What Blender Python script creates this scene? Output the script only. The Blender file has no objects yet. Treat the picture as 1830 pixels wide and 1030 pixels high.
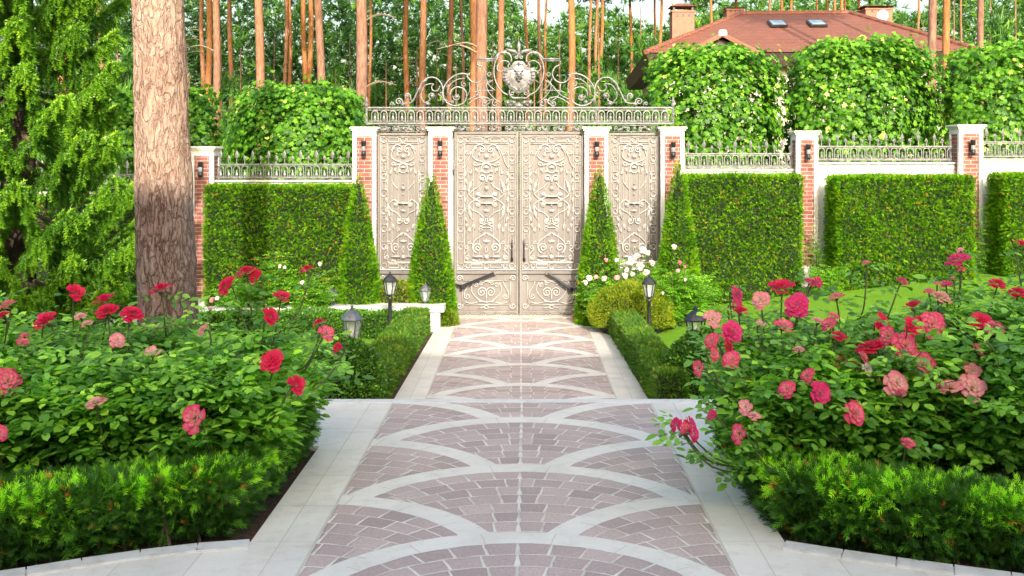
import bpy, math, random
import numpy as np
from mathutils import Vector, noise
R = math.radians
rng = np.random.default_rng(7)
random.seed(7)
scene = bpy.context.scene
C = scene.collection
# ------------------------------------------------------------------ camera, world, sun, exposure
CAMZ = 3.0
cam = bpy.data.objects.new('camera', bpy.data.cameras.new('camera'))
C.objects.link(cam)
cam.location = (0, 0, CAMZ)
cam.rotation_euler = (R(90), 0, 0)
cam.data.sensor_width = 36
cam.data.lens = 36
cam.data.shift_x = -0.00874
cam.data.shift_y = -0.1257
cam.data.clip_start = 0.1
cam.data.clip_end = 2000
scene.camera = cam
SUN_EL, SUN_AZ = 24, 8.5          # sun low behind the viewpoint, a little to the right
w = bpy.data.worlds.new('World'); scene.world = w; w.use_nodes = True
nt = w.node_tree
sky = nt.nodes.new('ShaderNodeTexSky'); sky.sky_type = 'NISHITA'; sky.sun_disc = False
sky.sun_elevation = R(SUN_EL); sky.sun_rotation = R(180 - SUN_AZ)
sky.air_density = 1.4; sky.dust_density = 5.0; sky.ozone_density = 1.0
bg = nt.nodes['Background']; bg.inputs[1].default_value = 0.15
nt.links.new(sky.outputs[0], bg.inputs[0])
sl = bpy.data.lights.new('sun', 'SUN'); sl.energy = 2.0; sl.angle = R(0.5); sl.color = (1.0, 0.94, 0.86)
so = bpy.data.objects.new('sun', sl); C.objects.link(so)
sd = Vector((math.sin(R(SUN_AZ)) * math.cos(R(SUN_EL)), -math.cos(R(SUN_AZ)) * math.cos(R(SUN_EL)), math.sin(R(SUN_EL))))
so.rotation_euler = sd.to_track_quat('Z', 'Y').to_euler()
scene.view_settings.view_transform = 'Standard'
scene.view_settings.look = 'None'
scene.view_settings.exposure = 1.52
scene.view_settings.gamma = 1
scene.cycles.max_bounces = 8
scene.cycles.transparent_max_bounces = 8
scene.cycles.sample_clamp_indirect = 6
scene.cycles.use_denoising = True

def P(x, y, D):                      # a point seen at x, y of the survey, D metres away
    return Vector(((x - 931) * D / 1830, D, CAMZ - (y - 285) * D / 1830))

# ------------------------------------------------------------------ materials
def mat(name):
    m = bpy.data.materials.new(name); m.use_nodes = True
    return m, m.node_tree, m.node_tree.nodes['Principled BSDF']
def nd(t, typ, **kw):
    n = t.nodes.new(typ)
    for k, v in kw.items():
        if k.startswith('i'):
            n.inputs[int(k[1:])].default_value = v
        else:
            setattr(n, k, v)
    return n
def lk(t, a, b): t.links.new(a, b)
def ramp(t, fac, stops, interp='LINEAR'):
    r = t.nodes.new('ShaderNodeValToRGB'); r.color_ramp.interpolation = interp
    e = r.color_ramp.elements
    while len(e) < len(stops): e.new(0.5)
    for i, (p, c) in enumerate(stops):
        e[i].position = p; e[i].color = (c[0], c[1], c[2], 1)
    if fac is not None: lk(t, fac, r.inputs[0])
    return r.outputs[0]
def M(t, op, a, b=None, c=None, clamp=False):
    n = t.nodes.new('ShaderNodeMath'); n.operation = op; n.use_clamp = clamp
    for i, v in enumerate((a, b, c)):
        if v is None: continue
        if isinstance(v, (int, float)): n.inputs[i].default_value = v
        else: lk(t, v, n.inputs[i])
    return n.outputs[0]
def mixc(t, f, a, b, mode='MIX'):
    n = t.nodes.new('ShaderNodeMix'); n.data_type = 'RGBA'; n.blend_type = mode
    for s, v in ((n.inputs[0], f), (n.inputs[6], a), (n.inputs[7], b)):
        if isinstance(v, (int, float)): s.default_value = v
        elif isinstance(v, tuple): s.default_value = (v[0], v[1], v[2], 1)
        else: lk(t, v, s)
    return n.outputs[2]
def noise_tex(t, scale, detail=4, rough=.55, vec=None, dist=0):
    n = t.nodes.new('ShaderNodeTexNoise'); n.inputs['Scale'].default_value = scale
    n.inputs['Detail'].default_value = detail; n.inputs['Roughness'].default_value = rough
    n.inputs['Distortion'].default_value = dist
    if vec is None: vec = pos_vec(t)
    lk(t, vec, n.inputs['Vector'])
    return n.outputs[0]
def pos_vec(t, scale=None, obj=False):
    g = t.nodes.new('ShaderNodeTexCoord')
    v = g.outputs['Object']
    if scale:
        mp = t.nodes.new('ShaderNodeMapping'); mp.inputs['Scale'].default_value = scale
        lk(t, v, mp.inputs[0]); v = mp.outputs[0]
    return v
def bump(t, b, h, strength=.5, dist=.01):
    n = t.nodes.new('ShaderNodeBump'); n.inputs['Strength'].default_value = strength
    n.inputs['Distance'].default_value = dist
    lk(t, h, n.inputs['Height']); lk(t, n.outputs[0], b.inputs['Normal'])
def simple(name, stops, scale=8, rough=.6, metal=0, bs=.3, bd=.01, detail=5, spec=.5, vscale=None):
    m, t, b = mat(name)
    n = noise_tex(t, scale, detail, vec=pos_vec(t, vscale))
    lk(t, ramp(t, n, stops), b.inputs['Base Color'])
    b.inputs['Roughness'].default_value = rough; b.inputs['Metallic'].default_value = metal
    b.inputs['Specular IOR Level'].default_value = spec
    if bs: bump(t, b, noise_tex(t, scale * 3, 4), bs, bd)
    return m
def leafmat(name, stops, trans=.3, rough=.45, spec=.4, tcol=None, nscale=None, gain=(1.9, 1.75, 1.1)):
    m, t, b = mat(name)
    a = nd(t, 'ShaderNodeAttribute', attribute_name='tint')
    f = a.outputs['Fac']
    if nscale:
        f = M(t, 'ADD', f, M(t, 'MULTIPLY', M(t, 'SUBTRACT', noise_tex(t, nscale, 2), .5), .5), clamp=True)
    col = ramp(t, f, [(p, (c[0] * gain[0], c[1] * gain[1], c[2] * gain[2])) for p, c in stops])
    lk(t, col, b.inputs['Base Color'])
    b.inputs['Roughness'].default_value = rough; b.inputs['Specular IOR Level'].default_value = spec
    if trans:
        tr = t.nodes.new('ShaderNodeBsdfTranslucent')
        g = t.nodes.new('ShaderNodeMix'); g.data_type = 'RGBA'; g.blend_type = 'MULTIPLY'
        g.inputs[0].default_value = 1; lk(t, col, g.inputs[6]); g.inputs[7].default_value = (*(tcol or (1.5, 1.6, .7)), 1)
        lk(t, g.outputs[2], tr.inputs[0])
        mx = t.nodes.new('ShaderNodeMixShader'); mx.inputs[0].default_value = trans
        lk(t, b.outputs[0], mx.inputs[1]); lk(t, tr.outputs[0], mx.inputs[2])
        lk(t, mx.outputs[0], t.nodes['Material Output'].inputs[0])
    return m
MAT = {}
MAT['yew'] = leafmat('yew_needles', [(0, (.008, .03, .004)), (.3, (.028, .085, .006)), (.6, (.085, .185, .008)), (.93, (.19, .31, .012)), (.96, (.32, .19, .03)), (1, (.42, .2, .05))], .3, spec=.15, gain=(1.7, 1.9, 1.0))
MAT['yewgold'] = leafmat('golden_yew_needles', [(0, (.02, .05, .006)), (.4, (.07, .13, .008)), (.75, (.20, .25, .012)), (1, (.34, .33, .02))], .25, gain=(1.6, 1.6, 1.0))
MAT['yewfront'] = leafmat('young_yew_needles', [(0, (.005, .018, .007)), (.35, (.016, .055, .012)), (.65, (.045, .14, .02)), (.85, (.14, .34, .02)), (.965, (.22, .46, .03)), (.975, (.22, .08, .03)), (1, (.22, .10, .04))], .35, gain=(3.2, 2.7, 1.5))
MAT['box'] = leafmat('boxwood_leaves', [(0, (.010, .035, .008)), (.5, (.030, .085, .014)), (.85, (.07, .17, .02)), (1, (.14, .22, .03))], .2, rough=.35, gain=(2.6, 2.4, 1.4))
MAT['boxgold'] = leafmat('sunny_hedge_leaves', [(0, (.014, .045, .006)), (.4, (.035, .10, .010)), (.7, (.075, .17, .014)), (.88, (.17, .22, .02)), (1, (.32, .22, .03))], .25)
MAT['rose'] = leafmat('rose_leaves', [(0, (.006, .026, .008)), (.35, (.026, .082, .018)), (.7, (.070, .175, .030)), (.93, (.16, .31, .05)), (.97, (.10, .06, .03)), (1, (.09, .03, .022))], .35, rough=.38, spec=.5, nscale=1.4, gain=(4.4, 3.5, 2.1))
MAT['rosepale'] = leafmat('light_rose_leaves', [(0, (.03, .10, .014)), (.5, (.08, .22, .02)), (.85, (.17, .34, .035)), (.95, (.3, .42, .08)), (1, (.35, .12, .05))], .35)
MAT['lime'] = leafmat('lime_leaves', [(0, (.016, .06, .010)), (.45, (.06, .175, .016)), (.85, (.14, .30, .03)), (.95, (.36, .46, .16)), (1, (.48, .52, .22))], .38)
MAT['spruce'] = leafmat('spruce_needles', [(0, (.012, .045, .010)), (.4, (.045, .13, .012)), (.75, (.13, .27, .02)), (.93, (.24, .37, .03)), (1, (.16, .30, .16))], .25)
MAT['pine'] = leafmat('pine_needles', [(0, (.010, .040, .012)), (.4, (.030, .10, .022)), (.75, (.07, .19, .03)), (1, (.15, .29, .05))], .25)
MAT['wood_far'] = leafmat('woodland_leaves', [(0, (.008, .03, .010)), (.5, (.032, .10, .020)), (.85, (.09, .20, .03)), (1, (.17, .30, .05))], .3)
MAT['core'] = simple('hedge_twigs', [(.3, (.006, .012, .003)), (.7, (.014, .02, .006))], 20, .9)
MAT['stem'] = simple('green_stem', [(.3, (.06, .11, .03)), (.7, (.14, .12, .05))], 12, .6)
MAT['twig'] = simple('brown_twig', [(.3, (.10, .07, .04)), (.7, (.20, .15, .10))], 12, .8)
MAT['limb'] = simple('grey_limb', [(.3, (.14, .11, .07)), (.7, (.30, .23, .16))], 9, .8)
MAT['sprucebark'] = simple('spruce_bark', [(.3, (.03, .02, .015)), (.7, (.10, .065, .045))], 9, .9)
MAT['white'] = simple('white_render', [(.25, (.74, .72, .67)), (.7, (.82, .80, .76))], 3, .7, bs=.15, bd=.004)
MAT['cap'] = simple('cream_stone', [(.25, (.66, .60, .48)), (.7, (.76, .71, .60))], 6, .6, bs=.2, bd=.003)
MAT['slab'] = simple('pale_stone', [(.25, (.60, .59, .58)), (.7, (.70, .69, .67))], 6, .5, bs=.2, bd=.002)
MAT['iron'] = simple('silver_grey_iron', [(.3, (.19, .18, .175)), (.7, (.33, .32, .31))], 14, .42, .35, .25, .003)
MAT['gateiron'] = simple('champagne_scrolls', [(.3, (.40, .37, .335)), (.7, (.60, .565, .52))], 14, .38, .25, .2, .002)
MAT['gatepanel'] = simple('champagne_sheet', [(.3, (.19, .168, .152)), (.7, (.255, .23, .21))], 1.6, .45, .15, .08, .002, vscale=(3, 3, .5))
MAT['black'] = simple('black_paint', [(.3, (.018, .019, .021)), (.7, (.035, .036, .04))], 14, .38, .3, .2, .002)
MAT['lampiron'] = simple('dark_lamp_iron', [(.3, (.03, .032, .036)), (.7, (.06, .062, .068))], 20, .32, .5, .2, .002)
MAT['lampgrey'] = simple('weathered_lamp_iron', [(.3, (.12, .125, .13)), (.7, (.24, .25, .26))], 20, .35, .5, .2, .002)
MAT['soil'] = simple('bark_mulch', [(.3, (.035, .018, .010)), (.55, (.09, .045, .026)), (.75, (.16, .09, .055))], 45, .95, bs=.9, bd=.03)
MAT['forest'] = simple('forest_floor', [(.3, (.05, .05, .02)), (.6, (.09, .09, .035)), (.8, (.14, .11, .06))], 1.2, .95, bs=.8, bd=.05)
MAT['darkwood'] = simple('brown_fascia', [(.3, (.045, .028, .022)), (.7, (.08, .05, .04))], 6, .6)
MAT['stucco'] = simple('cream_stucco', [(.3, (.50, .45, .37)), (.7, (.58, .53, .44))], 4, .85)
MAT['red'] = simple('red_plastic', [(.3, (.62, .07, .03)), (.7, (.72, .10, .04))], 9, .35)
MAT['chimney'] = simple('pink_render_brick', [(.3, (.30, .13, .085)), (.7, (.38, .18, .12))], 5, .8)
def weathered(m, amt, sx=9, sz=.8):
    t = m.node_tree; b = t.nodes['Principled BSDF']; l = b.inputs['Base Color'].links[0].from_socket
    st = noise_tex(t, 1, 5, .65, vec=pos_vec(t, (sx, sx, sz))); sp = noise_tex(t, 22, 4, .7)
    f = ramp(t, M(t, 'ADD', M(t, 'MULTIPLY', st, .65), M(t, 'MULTIPLY', sp, .35)), [(.36, (amt, amt * .96, amt * .88)), (.52, (1, 1, 1))])
    lk(t, mixc(t, 1.0, l, f, 'MULTIPLY'), b.inputs['Base Color'])
weathered(MAT['white'], .80); weathered(MAT['cap'], .68); weathered(MAT['gatepanel'], .78, 12, .6); weathered(MAT['slab'], .82); weathered(MAT['iron'], .6, 20, 3)
def glassmat():
    m, t, b = mat('lamp_glass')
    b.inputs['Base Color'].default_value = (.9, .93, .9, 1); b.inputs['Roughness'].default_value = .05
    b.inputs['Alpha'].default_value = .28
    return m
MAT['glass'] = glassmat()
def winmat():
    m, t, b = mat('window_glass')
    lk(t, ramp(t, noise_tex(t, 1.3, 3), [(.3, (.10, .14, .15)), (.7, (.35, .45, .48))]), b.inputs['Base Color'])
    b.inputs['Roughness'].default_value = .08
    return m
MAT['window'] = winmat()
def brickmat(name, c1, c2, mortar, sc, rotated=True, bw=.5, rh=.25):
    m, t, b = mat(name)
    v = t.nodes.new('ShaderNodeTexCoord').outputs['Object']
    mp = t.nodes.new('ShaderNodeMapping'); mp.inputs['Rotation'].default_value = (R(90), 0, 0)
    lk(t, v, mp.inputs[0])
    br = t.nodes.new('ShaderNodeTexBrick')
    lk(t, mp.outputs[0], br.inputs['Vector'])
    br.inputs['Scale'].default_value = sc; br.inputs['Color1'].default_value = (*c1, 1); br.inputs['Color2'].default_value = (*c2, 1)
    br.inputs['Mortar'].default_value = (*mortar, 1); br.inputs['Mortar Size'].default_value = .015
    br.inputs['Brick Width'].default_value = bw; br.inputs['Row Height'].default_value = rh
    n = noise_tex(t, 5, 3)
    col = mixc(t, .75, br.outputs[0], ramp(t, n, [(.3, (.62, .5, .5)), (.7, (1.25, 1.2, 1.15))]), 'MULTIPLY')
    lk(t, col, b.inputs['Base Color']); b.inputs['Roughness'].default_value = .85
    bump(t, b, M(t, 'SUBTRACT', 1, br.outputs[1]), .6, .006)
    return m
MAT['brick'] = brickmat('red_brick', (.38, .125, .09), (.22, .08, .065), (.46, .36, .30), 1.9, bw=.42, rh=.14)
def tilemat():
    m, t, b = mat('terracotta_tiles')
    v = t.nodes.new('ShaderNodeTexCoord').outputs['Object']
    sx = t.nodes.new('ShaderNodeSeparateXYZ'); lk(t, v, sx.inputs[0])
    row = M(t, 'FRACT', M(t, 'MULTIPLY', sx.outputs[2], 6.2))
    wav = M(t, 'ABSOLUTE', M(t, 'SINE', M(t, 'MULTIPLY', M(t, 'ADD', sx.outputs[0], sx.outputs[1]), 12)))
    n = noise_tex(t, 1.5, 5)
    n2 = noise_tex(t, 14, 2)
    col = mixc(t, .5, ramp(t, n, [(.3, (.19, .066, .036)), (.7, (.29, .105, .058))]), ramp(t, n2, [(.3, (.14, .046, .03)), (.7, (.36, .145, .085))]))
    edge = M(t, 'LESS_THAN', row, .16)
    lk(t, mixc(t, M(t, 'MULTIPLY', edge, .55), col, (.16, .06, .04)), b.inputs['Base Color'])
    b.inputs['Roughness'].default_value = .7
    bump(t, b, M(t, 'ADD', M(t, 'MULTIPLY', row, -1), M(t, 'MULTIPLY', wav, .6)), .8, .05)
    return m
MAT['tile'] = tilemat()
def lawnmat():
    m, t, b = mat('lawn_grass')
    n = noise_tex(t, 1.3, 4); n2 = noise_tex(t, 60, 3, .7)
    c = mixc(t, .55, ramp(t, n, [(.3, (.11, .28, .012)), (.7, (.20, .40, .018))]), ramp(t, n2, [(.3, (.08, .22, .01)), (.7, (.28, .50, .03))]))
    lk(t, c, b.inputs['Base Color']); b.inputs['Roughness'].default_value = .8
    b.inputs['Specular IOR Level'].default_value = .2
    bump(t, b, n2, .9, .03)
    return m
MAT['lawn'] = lawnmat()
def barkmat(name, big):
    m, t, b = mat(name)
    v = t.nodes.new('ShaderNodeTexCoord').outputs['Object']
    sx = t.nodes.new('ShaderNodeSeparateXYZ'); lk(t, v, sx.inputs[0])
    if big:
        mp = t.nodes.new('ShaderNodeMapping'); mp.inputs['Scale'].default_value = (1, 1, .34); lk(t, v, mp.inputs[0])
        vo = t.nodes.new('ShaderNodeTexVoronoi'); vo.feature = 'DISTANCE_TO_EDGE'; vo.inputs['Scale'].default_value = 13
        nn = t.nodes.new('ShaderNodeTexNoise'); nn.inputs['Scale'].default_value = 9; nn.inputs['Detail'].default_value = 5; lk(t, mp.outputs[0], nn.inputs['Vector'])
        ad = nd(t, 'ShaderNodeVectorMath', operation='MULTIPLY_ADD'); lk(t, nn.outputs['Color'], ad.inputs[0]); ad.inputs[1].default_value = (.28,) * 3; lk(t, mp.outputs[0], ad.inputs[2])
        lk(t, ad.outputs[0], vo.inputs['Vector'])
        fl = noise_tex(t, 30, 6, .7, vec=mp.outputs[0]); lo = noise_tex(t, 3.2, 4, .6, vec=mp.outputs[0])
        up = ramp(t, M(t, 'ADD', M(t, 'MULTIPLY', fl, .6), M(t, 'MULTIPLY', lo, .4)), [(.30, (.16, .075, .04)), (.43, (.36, .22, .15)), (.56, (.52, .36, .26)), (.72, (.62, .47, .36))])
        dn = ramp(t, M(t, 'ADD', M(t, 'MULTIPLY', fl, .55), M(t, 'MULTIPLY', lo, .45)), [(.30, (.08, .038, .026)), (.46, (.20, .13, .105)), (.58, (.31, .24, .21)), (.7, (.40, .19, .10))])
        # lower bark is deeper furrowed; its darkening paints the house's shade into the colour
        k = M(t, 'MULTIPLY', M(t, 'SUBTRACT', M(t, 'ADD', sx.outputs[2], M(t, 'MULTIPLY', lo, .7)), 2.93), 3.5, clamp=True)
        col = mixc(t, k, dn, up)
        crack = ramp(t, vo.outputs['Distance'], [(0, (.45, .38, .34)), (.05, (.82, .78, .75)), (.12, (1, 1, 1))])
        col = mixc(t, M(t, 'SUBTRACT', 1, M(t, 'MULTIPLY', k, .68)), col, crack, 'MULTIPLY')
        lk(t, col, b.inputs['Base Color'])
        h = M(t, 'ADD', M(t, 'MULTIPLY', M(t, 'MINIMUM', vo.outputs['Distance'], .16), 4), M(t, 'MULTIPLY', fl, .8))
        bump(t, b, h, .9, .03)
    else:
        oi = t.nodes.new('ShaderNodeObjectInfo')
        mp = t.nodes.new('ShaderNodeMapping'); mp.inputs['Scale'].default_value = (1, 1, .25); lk(t, v, mp.inputs[0])
        fl = noise_tex(t, 14, 5, .65, vec=mp.outputs[0]); lo = noise_tex(t, 1.5, 3, .6, vec=mp.outputs[0])
        f = M(t, 'ADD', M(t, 'MULTIPLY', fl, .6), M(t, 'MULTIPLY', lo, .4))
        og = ramp(t, f, [(.3, (.13, .048, .022)), (.5, (.34, .14, .05)), (.7, (.52, .27, .11))])
        pk = ramp(t, f, [(.3, (.09, .045, .032)), (.5, (.22, .125, .09)), (.7, (.38, .25, .18))])
        bt = nd(t, 'ShaderNodeAttribute', attribute_name='tint')
        k = bt.outputs['Fac']
        lk(t, mixc(t, k, pk, og), b.inputs['Base Color'])
        bump(t, b, fl, .8, .03)
    b.inputs['Roughness'].default_value = .9; b.inputs['Specular IOR Level'].default_value = .2
    return m
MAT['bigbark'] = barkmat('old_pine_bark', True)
MAT['bark'] = barkmat('pine_bark', False)
def petalmat(name, inner, mid, outer):
    m, t, b = mat(name)
    a = nd(t, 'ShaderNodeAttribute', attribute_name='tint')
    col = ramp(t, a.outputs['Fac'], [(0, inner), (.5, mid), (.95, outer)])
    n = noise_tex(t, 60, 2)
    col = mixc(t, .3, col, ramp(t, n, [(.3, (.7, .6, .6)), (.7, (1.1, 1.1, 1.1))]), 'MULTIPLY')
    lk(t, col, b.inputs['Base Color']); b.inputs['Roughness'].default_value = .55
    b.inputs['Subsurface Weight'].default_value = 0
    tr = t.nodes.new('ShaderNodeBsdfTranslucent'); lk(t, col, tr.inputs[0])
    mx = t.nodes.new('ShaderNodeMixShader'); mx.inputs[0].default_value = .3
    lk(t, b.outputs[0], mx.inputs[1]); lk(t, tr.outputs[0], mx.inputs[2]); lk(t, mx.outputs[0], t.nodes['Material Output'].inputs[0])
    return m
MAT['pet_red'] = petalmat('red_petals', (.80, .12, .20), (.82, .014, .10), (.70, .008, .06))
MAT['pet_pink'] = petalmat('pink_edged_petals', (.93, .62, .50), (.90, .32, .36), (.84, .035, .15))
MAT['pet_blush'] = petalmat('blush_petals', (.94, .74, .58), (.93, .60, .52), (.90, .24, .30))
MAT['pet_magenta'] = petalmat('magenta_petals', (.90, .48, .56), (.84, .06, .24), (.76, .015, .16))
MAT['pet_white'] = petalmat('white_petals', (.85, .72, .62), (.88, .78, .74), (.85, .60, .60))

# paving with the fan pattern worked out in plan (x across, y along the path)
def pavemat(name, x0, skew, half, cy, per, r=1.275, band=.175):
    m, t, b = mat(name)
    v = t.nodes.new('ShaderNodeTexCoord').outputs['Object']
    s = t.nodes.new('ShaderNodeSeparateXYZ'); lk(t, v, s.inputs[0])
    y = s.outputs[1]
    x = M(t, 'SUBTRACT', M(t, 'SUBTRACT', s.outputs[0], x0), M(t, 'MULTIPLY', y, skew))
    wob = M(t, 'MULTIPLY', M(t, 'SUBTRACT', noise_tex(t, 7, 2), .5), .02)
    ax = M(t, 'ABSOLUTE', x)
    def fam(xo, off):
        xx = M(t, 'SUBTRACT', ax, xo)
        ss = M(t, 'SQRT', M(t, 'MAXIMUM', M(t, 'SUBTRACT', r * r, M(t, 'MULTIPLY', xx, xx)), 0))
        q = M(t, 'DIVIDE', M(t, 'SUBTRACT', M(t, 'SUBTRACT', y, ss), cy + off), per)
        return xx, M(t, 'ADD', M(t, 'MULTIPLY', M(t, 'CEIL', q), per), cy + off)
    xa, ya = fam(0, 0); xb, yb = fam(1.30, per / 2)
    a_top = M(t, 'LESS_THAN', ya, yb)
    def sel(p, q):
        return M(t, 'ADD', M(t, 'MULTIPLY', a_top, p), M(t, 'MULTIPLY', M(t, 'SUBTRACT', 1, a_top), q))
    dx = M(t, 'ADD', sel(xa, xb), wob); dy = M(t, 'SUBTRACT', y, sel(ya, yb))
    rho = M(t, 'SQRT', M(t, 'ADD', M(t, 'MULTIPLY', dx, dx), M(t, 'MULTIPLY', dy, dy)))
    ri = r - band; adx = M(t, 'ABSOLUTE', dx)
    d = M(t, 'SUBTRACT', ri, M(t, 'ADD', rho, wob))    # > 0 among the setts
    ringw = .166
    arcy = M(t, 'SQRT', M(t, 'MAXIMUM', M(t, 'SUBTRACT', ri * ri, M(t, 'MULTIPLY', dx, dx)), 0))
    q = M(t, 'DIVIDE', M(t, 'SUBTRACT', M(t, 'SUBTRACT', arcy, dy), wob), ringw); ring = M(t, 'FLOOR', q); u = M(t, 'FRACT', q)
    th = M(t, 'ARCTAN2', adx, M(t, 'ADD', dy, M(t, 'MULTIPLY', ring, ringw)))
    off = M(t, 'FRACT', M(t, 'MULTIPLY', M(t, 'SINE', M(t, 'ADD', M(t, 'MULTIPLY', ring, 12.9898), M(t, 'MULTIPLY', sel(ya, yb), 3.7))), 43.7))
    arc = M(t, 'MULTIPLY', th, ri - .05)
    cw = .20
    cq = M(t, 'ADD', M(t, 'DIVIDE', arc, cw), M(t, 'MULTIPLY', off, .55)); cell = M(t, 'FLOOR', cq); cu = M(t, 'FRACT', cq)
    j1 = M(t, 'MULTIPLY', M(t, 'MULTIPLY', M(t, 'MINIMUM', u, M(t, 'SUBTRACT', 1, u)), ringw), M(t, 'DIVIDE', arcy, ri))
    j2 = M(t, 'SUBTRACT', M(t, 'MULTIPLY', M(t, 'MINIMUM', cu, M(t, 'SUBTRACT', 1, cu)), cw), M(t, 'MULTIPLY', u, .005))
    j3 = M(t, 'SUBTRACT', adx, M(t, 'MULTIPLY', u, .011))
    jd = M(t, 'MINIMUM', M(t, 'MINIMUM', j1, j2), M(t, 'MINIMUM', j3, d))
    ins = M(t, 'SUBTRACT', half - .005, ax)
    jd = M(t, 'MINIMUM', jd, ins)
    sett = M(t, 'GREATER_THAN', M(t, 'ADD', jd, M(t, 'MULTIPLY', M(t, 'SUBTRACT', noise_tex(t, 38, 3), .5), .006)), .0052)
    rnd = t.nodes.new('ShaderNodeTexWhiteNoise'); rnd.noise_dimensions = '3D'
    cmb = t.nodes.new('ShaderNodeCombineXYZ'); lk(t, cell, cmb.inputs[0]); lk(t, ring, cmb.inputs[1])
    lk(t, M(t, 'ADD', sel(ya, yb), M(t, 'MULTIPLY', M(t, 'SIGN', x), 9)), cmb.inputs[2]); lk(t, cmb.outputs[0], rnd.inputs[0])
    fine = noise_tex(t, 55, 6, .75)
    mid = noise_tex(t, 2.2, 4, .6)
    sc = ramp(t, rnd.outputs[0], [(0, (.41, .31, .285)), (.5, (.49, .372, .345)), (1, (.57, .44, .405))])
    sc = mixc(t, .75, sc, ramp(t, fine, [(.25, (.50, .50, .50)), (.75, (1.4, 1.4, 1.4))]), 'MULTIPLY')
    sc = mixc(t, .5, sc, ramp(t, mid, [(.3, (.80, .78, .80)), (.7, (1.12, 1.10, 1.06))]), 'MULTIPLY')
    grout = ramp(t, noise_tex(t, 6, 4), [(.35, (.52, .46, .39)), (.6, (.76, .70, .62))])
    # pale slabs: bands cut radially, borders cut across and lengthwise
    bandj = M(t, 'ABSOLUTE', M(t, 'SUBTRACT', M(t, 'FRACT', M(t, 'DIVIDE', arc, .42)), .5))
    inb = M(t, 'MULTIPLY', M(t, 'LESS_THAN', d, 0), M(t, 'GREATER_THAN', ins, 0))
    bj = M(t, 'MULTIPLY', inb, M(t, 'LESS_THAN', bandj, .008))
    ex = M(t, 'MULTIPLY', M(t, 'SUBTRACT', ax, half), 1)
    row = M(t, 'ABSOLUTE', M(t, 'SUBTRACT', M(t, 'FRACT', M(t, 'DIVIDE', y, .62)), .5))
    lx = M(t, 'ABSOLUTE', M(t, 'SUBTRACT', M(t, 'FRACT', M(t, 'DIVIDE', ex, .40)), .5))
    outb = M(t, 'LESS_THAN', ins, 0)
    oj = M(t, 'MULTIPLY', outb, M(t, 'MAXIMUM', M(t, 'LESS_THAN', row, .005), M(t, 'MAXIMUM', M(t, 'LESS_THAN', lx, .008), M(t, 'LESS_THAN', ex, .008))))
    jn = M(t, 'MAXIMUM', bj, oj)
    pale = ramp(t, mid, [(.3, (.68, .63, .56)), (.55, (.77, .72, .645)), (.75, (.82, .77, .70))])
    cmb2 = t.nodes.new('ShaderNodeCombineXYZ'); lk(t, M(t, 'FLOOR', M(t, 'ADD', M(t, 'DIVIDE', y, .62), .5)), cmb2.inputs[0]); lk(t, M(t, 'SIGN', x), cmb2.inputs[1])
    lk(t, M(t, 'FLOOR', M(t, 'ADD', M(t, 'DIVIDE', ex, .40), .5)), cmb2.inputs[2])
    rn2 = t.nodes.new('ShaderNodeTexWhiteNoise'); rn2.noise_dimensions = '3D'; lk(t, cmb2.outputs[0], rn2.inputs[0])
    pale = mixc(t, M(t, 'MULTIPLY', outb, .9), pale, ramp(t, rn2.outputs[0], [(0, (.90, .90, .90)), (1, (1.04, 1.03, 1.02))]), 'MULTIPLY')
    pale = mixc(t, .35, pale, ramp(t, fine, [(.25, (.80, .80, .79)), (.75, (1.12, 1.12, 1.12))]), 'MULTIPLY')
    # grime and leaf stains
    gr = noise_tex(t, 9, 5, .75)
    pale = mixc(t, .6, pale, ramp(t, gr, [(.28, (.78, .74, .67)), (.50, (1, 1, 1))]), 'MULTIPLY')
    pale = mixc(t, M(t, 'MULTIPLY', jn, .7), pale, (.50, .44, .36))
    ingrid = M(t, 'MULTIPLY', M(t, 'GREATER_THAN', d, 0), M(t, 'GREATER_THAN', ins, 0))
    base = mixc(t, ingrid, pale, mixc(t, sett, grout, sc))
    lk(t, base, b.inputs['Base Color'])
    lk(t, M(t, 'ADD', M(t, 'MULTIPLY', fine, .25), .42), b.inputs['Roughness'])
    hh = M(t, 'ADD', M(t, 'MULTIPLY', ingrid, M(t, 'MULTIPLY', M(t, 'MINIMUM', M(t, 'MAXIMUM', jd, 0), .014), 45)),
           M(t, 'ADD', M(t, 'MULTIPLY', fine, .25), M(t, 'MULTIPLY', jn, -.6)))
    bump(t, b, hh, .9, .008)
    return m
MAT['pave_near'] = pavemat('fan_paving_near', -.062, .0077, 1.165, 4.767, 1.348)
MAT['pave_far'] = pavemat('fan_paving_far', .003, 0, 1.18, 12.30, 1.338)
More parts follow.
